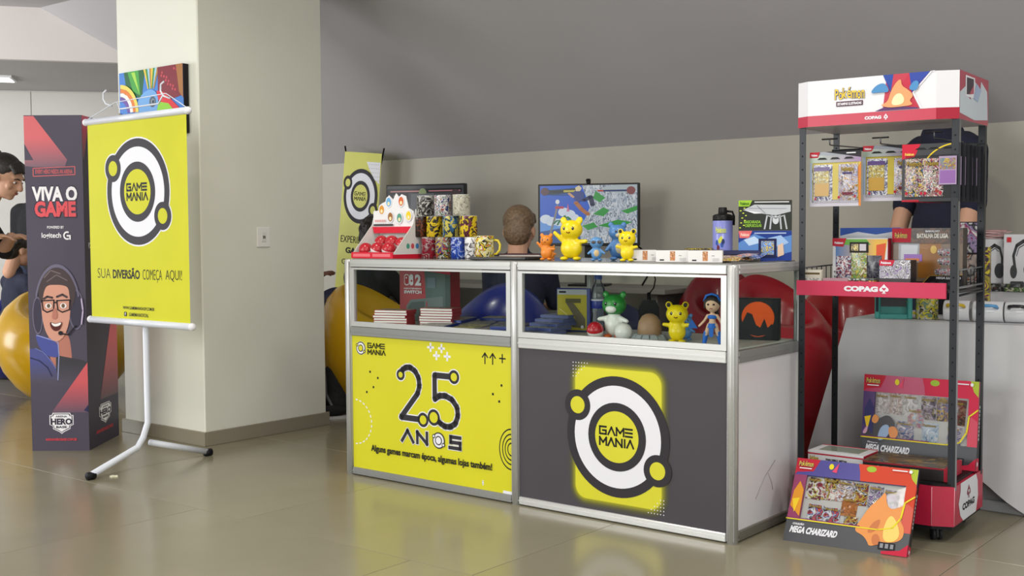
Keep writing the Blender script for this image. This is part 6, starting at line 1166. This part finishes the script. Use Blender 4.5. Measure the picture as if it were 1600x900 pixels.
puff('glossy blue lounge chair with the seated boy, seen through the left showcase', ydep(772, 6.12, 0), -PI / 2 + .3, .36, .86, '1f2c80', .55)
# person seated behind the display box, mostly hidden
P = ydep(583, 7.65, 0); zc = 1.12 + (363 - 372) / F * 7.65
t = person('dark-haired person in black seated behind the red and white display box', (P.x, P.y, 0), 2.5)
head_mesh(t, Matrix.Translation((0, -.02, zc)) @ Matrix.Rotation(.35, 4, 'X'), SKIN, HAIR_D); sz = zc - .22
b = MB(); b.ell((0, .05, sz - .17), (.165, .11, .22), BLKC, 12); b.cap((-.16, .03, sz - .03), (.16, .03, sz - .03), .065, .065, BLKC); b.cap((0, .03, sz), (0, .03, sz + .05), .07, .06, BLKC); b.ell((0, .05, sz - .36), (.17, .13, .14), BLKC, 10)
for s in (-1, 1): b.cap((s * .18, .02, sz - .04), (s * .25, -.08, sz - .24), .06, .05, BLKC)
remesh(b.build('shirt', t), .012, 6)
b = MB()
for s in (-1, 1): b.cap((s * .25, -.08, sz - .23), (s * .12, -.30, sz - .24), .042, .032, SKIN); hand(b, (s * .12, -.31, sz - .24), (-s * .3, -1, 0), (0, 0, 1), .17, SKIN, .8, s)
remesh(b.build('arms', t), .007, 3)
b = MB()
for s in (-1, 1): b.cap((s * .10, .02, .46), (s * .13, -.42, .47), .09, .07, DEN); b.cap((s * .13, -.42, .47), (s * .13, -.44, .10), .065, .05, DEN)
b.ell((0, .05, .50), (.17, .14, .11), DEN, 10); remesh(b.build('trousers', t), .013, 5)
for s in (-1, 1): b = MB(); b.ell((s * .13, -.49, .042), (.045, .13, .042), BLK, 10); b.build('shoe', t)
# person behind the column: forearm and hand show beside it
P = ydep(488, 8.0, 0); SK2 = M('6a4434', .55)
t = person('person in navy mostly hidden by the column, one hand showing beside it', (P.x, P.y, 0), -.3)
zc = 1.12 + (363 - 430) / F * 8.0
b = MB(); b.ell((-.22, .05, .72), (.17, .12, .26), NAVY, 12); b.cap((-.38, .05, .94), (-.08, .05, .94), .065, .065, NAVY); b.cap((-.07, .04, .93), (-.02, -.04, zc - .01), .06, .045, NAVY); b.ell((-.2, .02, .5), (.18, .16, .14), NAVY, 10); remesh(b.build('shirt', t), .012, 6)
b = MB(); b.cap((-.03, -.03, zc - .01), (.075, -.06, zc), .040, .028, SK2); hand(b, (.07, -.06, zc), (1, -.2, .35), (0, -.4, 1), .17, SK2, .6); remesh(b.build('forearm', t), .007, 3)
head_mesh(t, Matrix.Translation((-.24, .03, 1.17)), SK2, HAIR_D)
b = MB()
for s in (-1, 1): b.cap((-.2 + s * .1, .0, .48), (-.2 + s * .12, -.36, .48), .085, .07, DEN); b.cap((-.2 + s * .12, -.36, .48), (-.2 + s * .12, -.38, .10), .065, .05, DEN)
remesh(b.build('trousers', t), .013, 4)
for s in (-1, 1): b = MB(); b.ell((-.2 + s * .12, -.43, .042), (.045, .13, .042), BLK, 10); b.build('shoe', t)
# adult behind the rack, head hidden by the header sign
P = ydep(1466, 5.72, 0)
t = person('adult in dark navy standing behind the rack, head hidden by the sign', (P.x, P.y, 0), -1.2); zs = 1.12 + (363 - 222) / F * 5.72
NV = noisy('dark_navy_cloth', '14162a', '191c34', 30, .9, .2)
head_mesh(t, Matrix.Translation((0, -.06, zs + .165)) @ Matrix.Rotation(.35, 4, 'X'), SKIN, HAIR_D)
b = MB(); b.ell((0, .02, zs - .18), (.185, .115, .25), NV, 12); b.cap((-.145, .02, zs - .055), (.145, .02, zs - .055), .085, .085, NV); b.cap((0, .02, zs + .0), (0, .02, zs + .06), .11, .08, NV); b.ell((0, .02, zs - .46), (.18, .12, .22), NV, 12); b.ell((0, .02, .86), (.18, .125, .12), NV, 10)
b.cap((-.20, .02, zs - .07), (-.245, .0, zs - .33), .075, .066, NV); b.cap((.20, .02, zs - .07), (.23, .0, zs - .33), .075, .066, NV); remesh(b.build('shirt', t), .012, 8)
b = MB(); b.cap((-.24, .0, zs - .30), (-.235, -.05, zs - .45), .050, .045, SKIN); b.cap((-.235, -.05, zs - .45), (-.20, -.20, zs - .56), .042, .030, SKIN); hand(b, (-.20, -.21, zs - .565), (.3, -1, -.3), (0, 0, 1), .18, SKIN, .6, -1); remesh(b.build('arm', t), .007, 3)
b = MB(); b.cap((.23, .0, zs - .30), (.24, -.06, zs - .52), .048, .04, SKIN); b.cap((.24, -.06, zs - .52), (.15, -.24, zs - .58), .04, .03, SKIN); hand(b, (.15, -.25, zs - .58), (-.3, -1, -.2), (0, 0, 1), .18, SKIN, .6, 1); remesh(b.build('arm', t), .007, 3)
b = MB(); b.T = Matrix.Translation((-.205, -.185, zs - .55)) @ Matrix.Rotation(1.0, 4, 'X'); b.lathe([(.034, -.028), (.040, -.025), (.041, .0), (.040, .025), (.034, .028)], M('b07a76', .6), 20); b.build('wristband', t)
b = MB()
for s in (-1, 1): b.cap((s * .10, .02, .86), (s * .11, .0, .48), .098, .07, DEN); b.cap((s * .11, .0, .48), (s * .115, .03, .08), .066, .048, DEN)
b.ell((0, .02, .88), (.17, .12, .10), DEN, 10); remesh(b.build('trousers', t), .013, 5)
for s in (-1, 1): b = MB(); b.ell((s * .115, -.04, .042), (.048, .135, .042), BLK, 10); b.build('shoe', t)
# boy bending over at the far left, profile to the right
P = ydep(-30, 7.2, 0)
t = person('dark-haired boy in black leaning forward at the far left, looking down', (P.x - .05, P.y, 0), PI / 2 - .12); k = 7.2 / F
hx = 48 * k; zc = 1.12 + (363 - 274) / F * 7.2 - .0
head_mesh(t, Matrix.Translation((0, -hx - .04, zc)) @ Matrix.Rotation(.42, 4, 'X') @ Matrix.Scale(1.12, 4), SKIN, HAIR_D)
b = MB(); b.cap((-.15, .03, zc - .27), (.15, .03, zc - .27), .075, .075, BLKC); b.ell((0, .12, zc - .45), (.175, .12, .26), BLKC, 12, Matrix.Rotation(-.35, 3, 'X')); b.cap((0, -.02, zc - .23), (0, -.06, zc - .17), .075, .06, BLKC); b.ell((0, .24, .88), (.17, .13, .2), BLKC, 10)
for s in (-1, 1): b.cap((s * .18, .02, zc - .28), (s * .21, -.09, zc - .46), .068, .056, BLKC)
remesh(b.build('shirt', t), .012, 6)
ZA = 1.12 + (363 - 366) / F * 7.2
b = MB()
for s in (-1, 1): b.cap((s * .20, -.085, zc - .45), (s * .12, -hx - .0, ZA), .045, .032, SKIN); hand(b, (s * .12, -hx - .01, ZA), (-s * .3, -1, .1), (0, 0, 1), .18, SKIN, .7, s)
remesh(b.build('arms', t), .007, 3)
b = MB()
for s in (-1, 1): b.cap((s * .09, .26, .84), (s * .11, .22, .46), .095, .07, DEN); b.cap((s * .11, .22, .46), (s * .11, .28, .08), .065, .048, DEN)
b.ell((0, .26, .86), (.165, .13, .1), DEN, 10); remesh(b.build('trousers', t), .013, 5)
for s in (-1, 1): b = MB(); b.ell((s * .11, .21, .042), (.048, .135, .042), M('c9c6c0', .5), 10); b.build('shoe', t)
# child seated in the blue chair, seen from behind
P = ydep(30, 8.9, 0); zc = 1.12 + (363 - 388) / F * 8.9
t = person('dark-haired child in navy seated in the blue chair at far left', (P.x, P.y, 0), PI - .7)
head_mesh(t, Matrix.Translation((0, 0, zc)) @ Matrix.Rotation(.2, 4, 'X'), SKIN, HAIR_D); sz = zc - .21
b = MB(); b.ell((0, .03, sz - .16), (.16, .10, .20), NAVY, 12); b.cap((-.14, .02, sz - .02), (.14, .02, sz - .02), .06, .06, NAVY); b.cap((0, .03, sz), (0, .03, sz + .05), .065, .055, NAVY); b.ell((0, .03, sz - .3), (.16, .12, .12), NAVY, 10)
for s in (-1, 1): b.cap((s * .165, .02, sz - .03), (s * .22, -.06, sz - .2), .055, .048, NAVY)
remesh(b.build('shirt', t), .012, 6)
b = MB()
for s in (-1, 1): b.cap((s * .22, -.06, sz - .19), (s * .1, -.24, sz - .22), .038, .028, SKIN); hand(b, (s * .1, -.25, sz - .22), (-s * .3, -1, 0), (0, 0, 1), .14, SKIN, .8, s)
remesh(b.build('arms', t), .007, 3)
b = MB()
for s in (-1, 1): b.cap((s * .09, .0, sz - .34), (s * .11, -.36, sz - .34), .08, .062, DEN); b.cap((s * .11, -.36, sz - .34), (s * .11, -.38, .09), .06, .045, DEN)
b.ell((0, .03, sz - .34), (.16, .13, .1), DEN, 10); remesh(b.build('trousers', t), .013, 4)
for s in (-1, 1): b = MB(); b.ell((s * .11, -.43, .04), (.042, .11, .04), M('c9c6c0', .5), 10); b.build('shoe', t)
# figure in black behind the totem's left edge
P = ydep(62, 9.6, 0); t = person('person in black standing beyond the totem\'s left edge', (P.x, P.y, 0), PI - .2); zs = 1.12 + (363 - 318) / F * 9.6
head_mesh(t, Matrix.Translation((.0, 0, zs + .23)), SKIN, HAIR_D)
b = MB(); b.ell((0, .02, zs - .18), (.175, .11, .25), BLKC, 12); b.cap((-.15, .02, zs - .04), (.15, .02, zs - .04), .07, .07, BLKC); b.ell((0, .02, zs - .42), (.16, .11, .2), BLKC, 10); b.cap((0, .02, zs), (0, .02, zs + .05), .075, .06, BLKC)
for s in (-1, 1): b.cap((s * .18, .02, zs - .05), (s * .21, .0, zs - .30), .062, .055, BLKC); b.cap((s * .21, .0, zs - .3), (s * .19, -.08, zs - .55), .052, .04, BLKC)
remesh(b.build('shirt', t), .013, 6)
b = MB()
for s in (-1, 1): hand(b, (s * .19, -.085, zs - .56), (0, -.3, -1), (s, 0, 0), .17, SKIN, .5, s); b.cap((s * .19, -.08, zs - .54), (s * .19, -.088, zs - .58), .036, .03, SKIN)
remesh(b.build('hands', t), .007, 2)
b = MB()
for s in (-1, 1): b.cap((s * .09, .02, zs - .55), (s * .10, .0, .42), .09, .068, DEN); b.cap((s * .10, .0, .42), (s * .10, .03, .08), .064, .048, DEN)
remesh(b.build('trousers', t), .013, 4)
for s in (-1, 1): b = MB(); b.ell((s * .10, -.04, .042), (.045, .13, .042), BLK, 10); b.build('shoe', t)
# backpack and shoe by the column
P = on_z(520, 648, 0); t = thing('backpack', 'black backpack with loose grey straps on the floor beside the column', 'backpack', P, -.3)
b = MB(); b.ell((0, .05, .16), (.10, .09, .17), BLKC, 12); b.ell((.02, -.0, .07), (.10, .08, .07), BLKC, 10); remesh(b.build('bag', t), .012, 4)
b = MB(); b.tube([(-.06, .0, .33), (-.02, -.06, .25), (.0, -.09, .14), (.05, -.10, .06), (.13, -.06, .03)], .009, M('6a6a6e', .7), 8); b.build('strap', t); b = MB(); b.tube([(-.08, -.0, .30), (-.07, -.07, .18), (.0, -.11, .05), (.10, -.10, .012)], .007, M('55555a', .7), 8); b.build('strap', t)
P = on_z(517, 650, 0); P = P + Vector((.0, -.10, 0)); b = MB(); b.T = Matrix.Translation(P) @ Matrix.Rotation(-1.2, 4, 'Z'); t = thing('shoe', 'dark shoe with a white sole beside the backpack', 'shoe', P, -1.2)
b = MB(); b.prism([(-.04, -.10), (.04, -.10), (.045, .08), (.03, .13), (-.03, .13), (-.045, .08)], 0, .016, M('c8c8c8', .6)); b.build('sole', t); b = MB(); b.ell((0, .02, .045), (.04, .10, .035), BLKC, 10); b.ell((0, -.06, .06), (.036, .045, .05), BLKC, 10); remesh(b.build('upper', t), .008, 3)
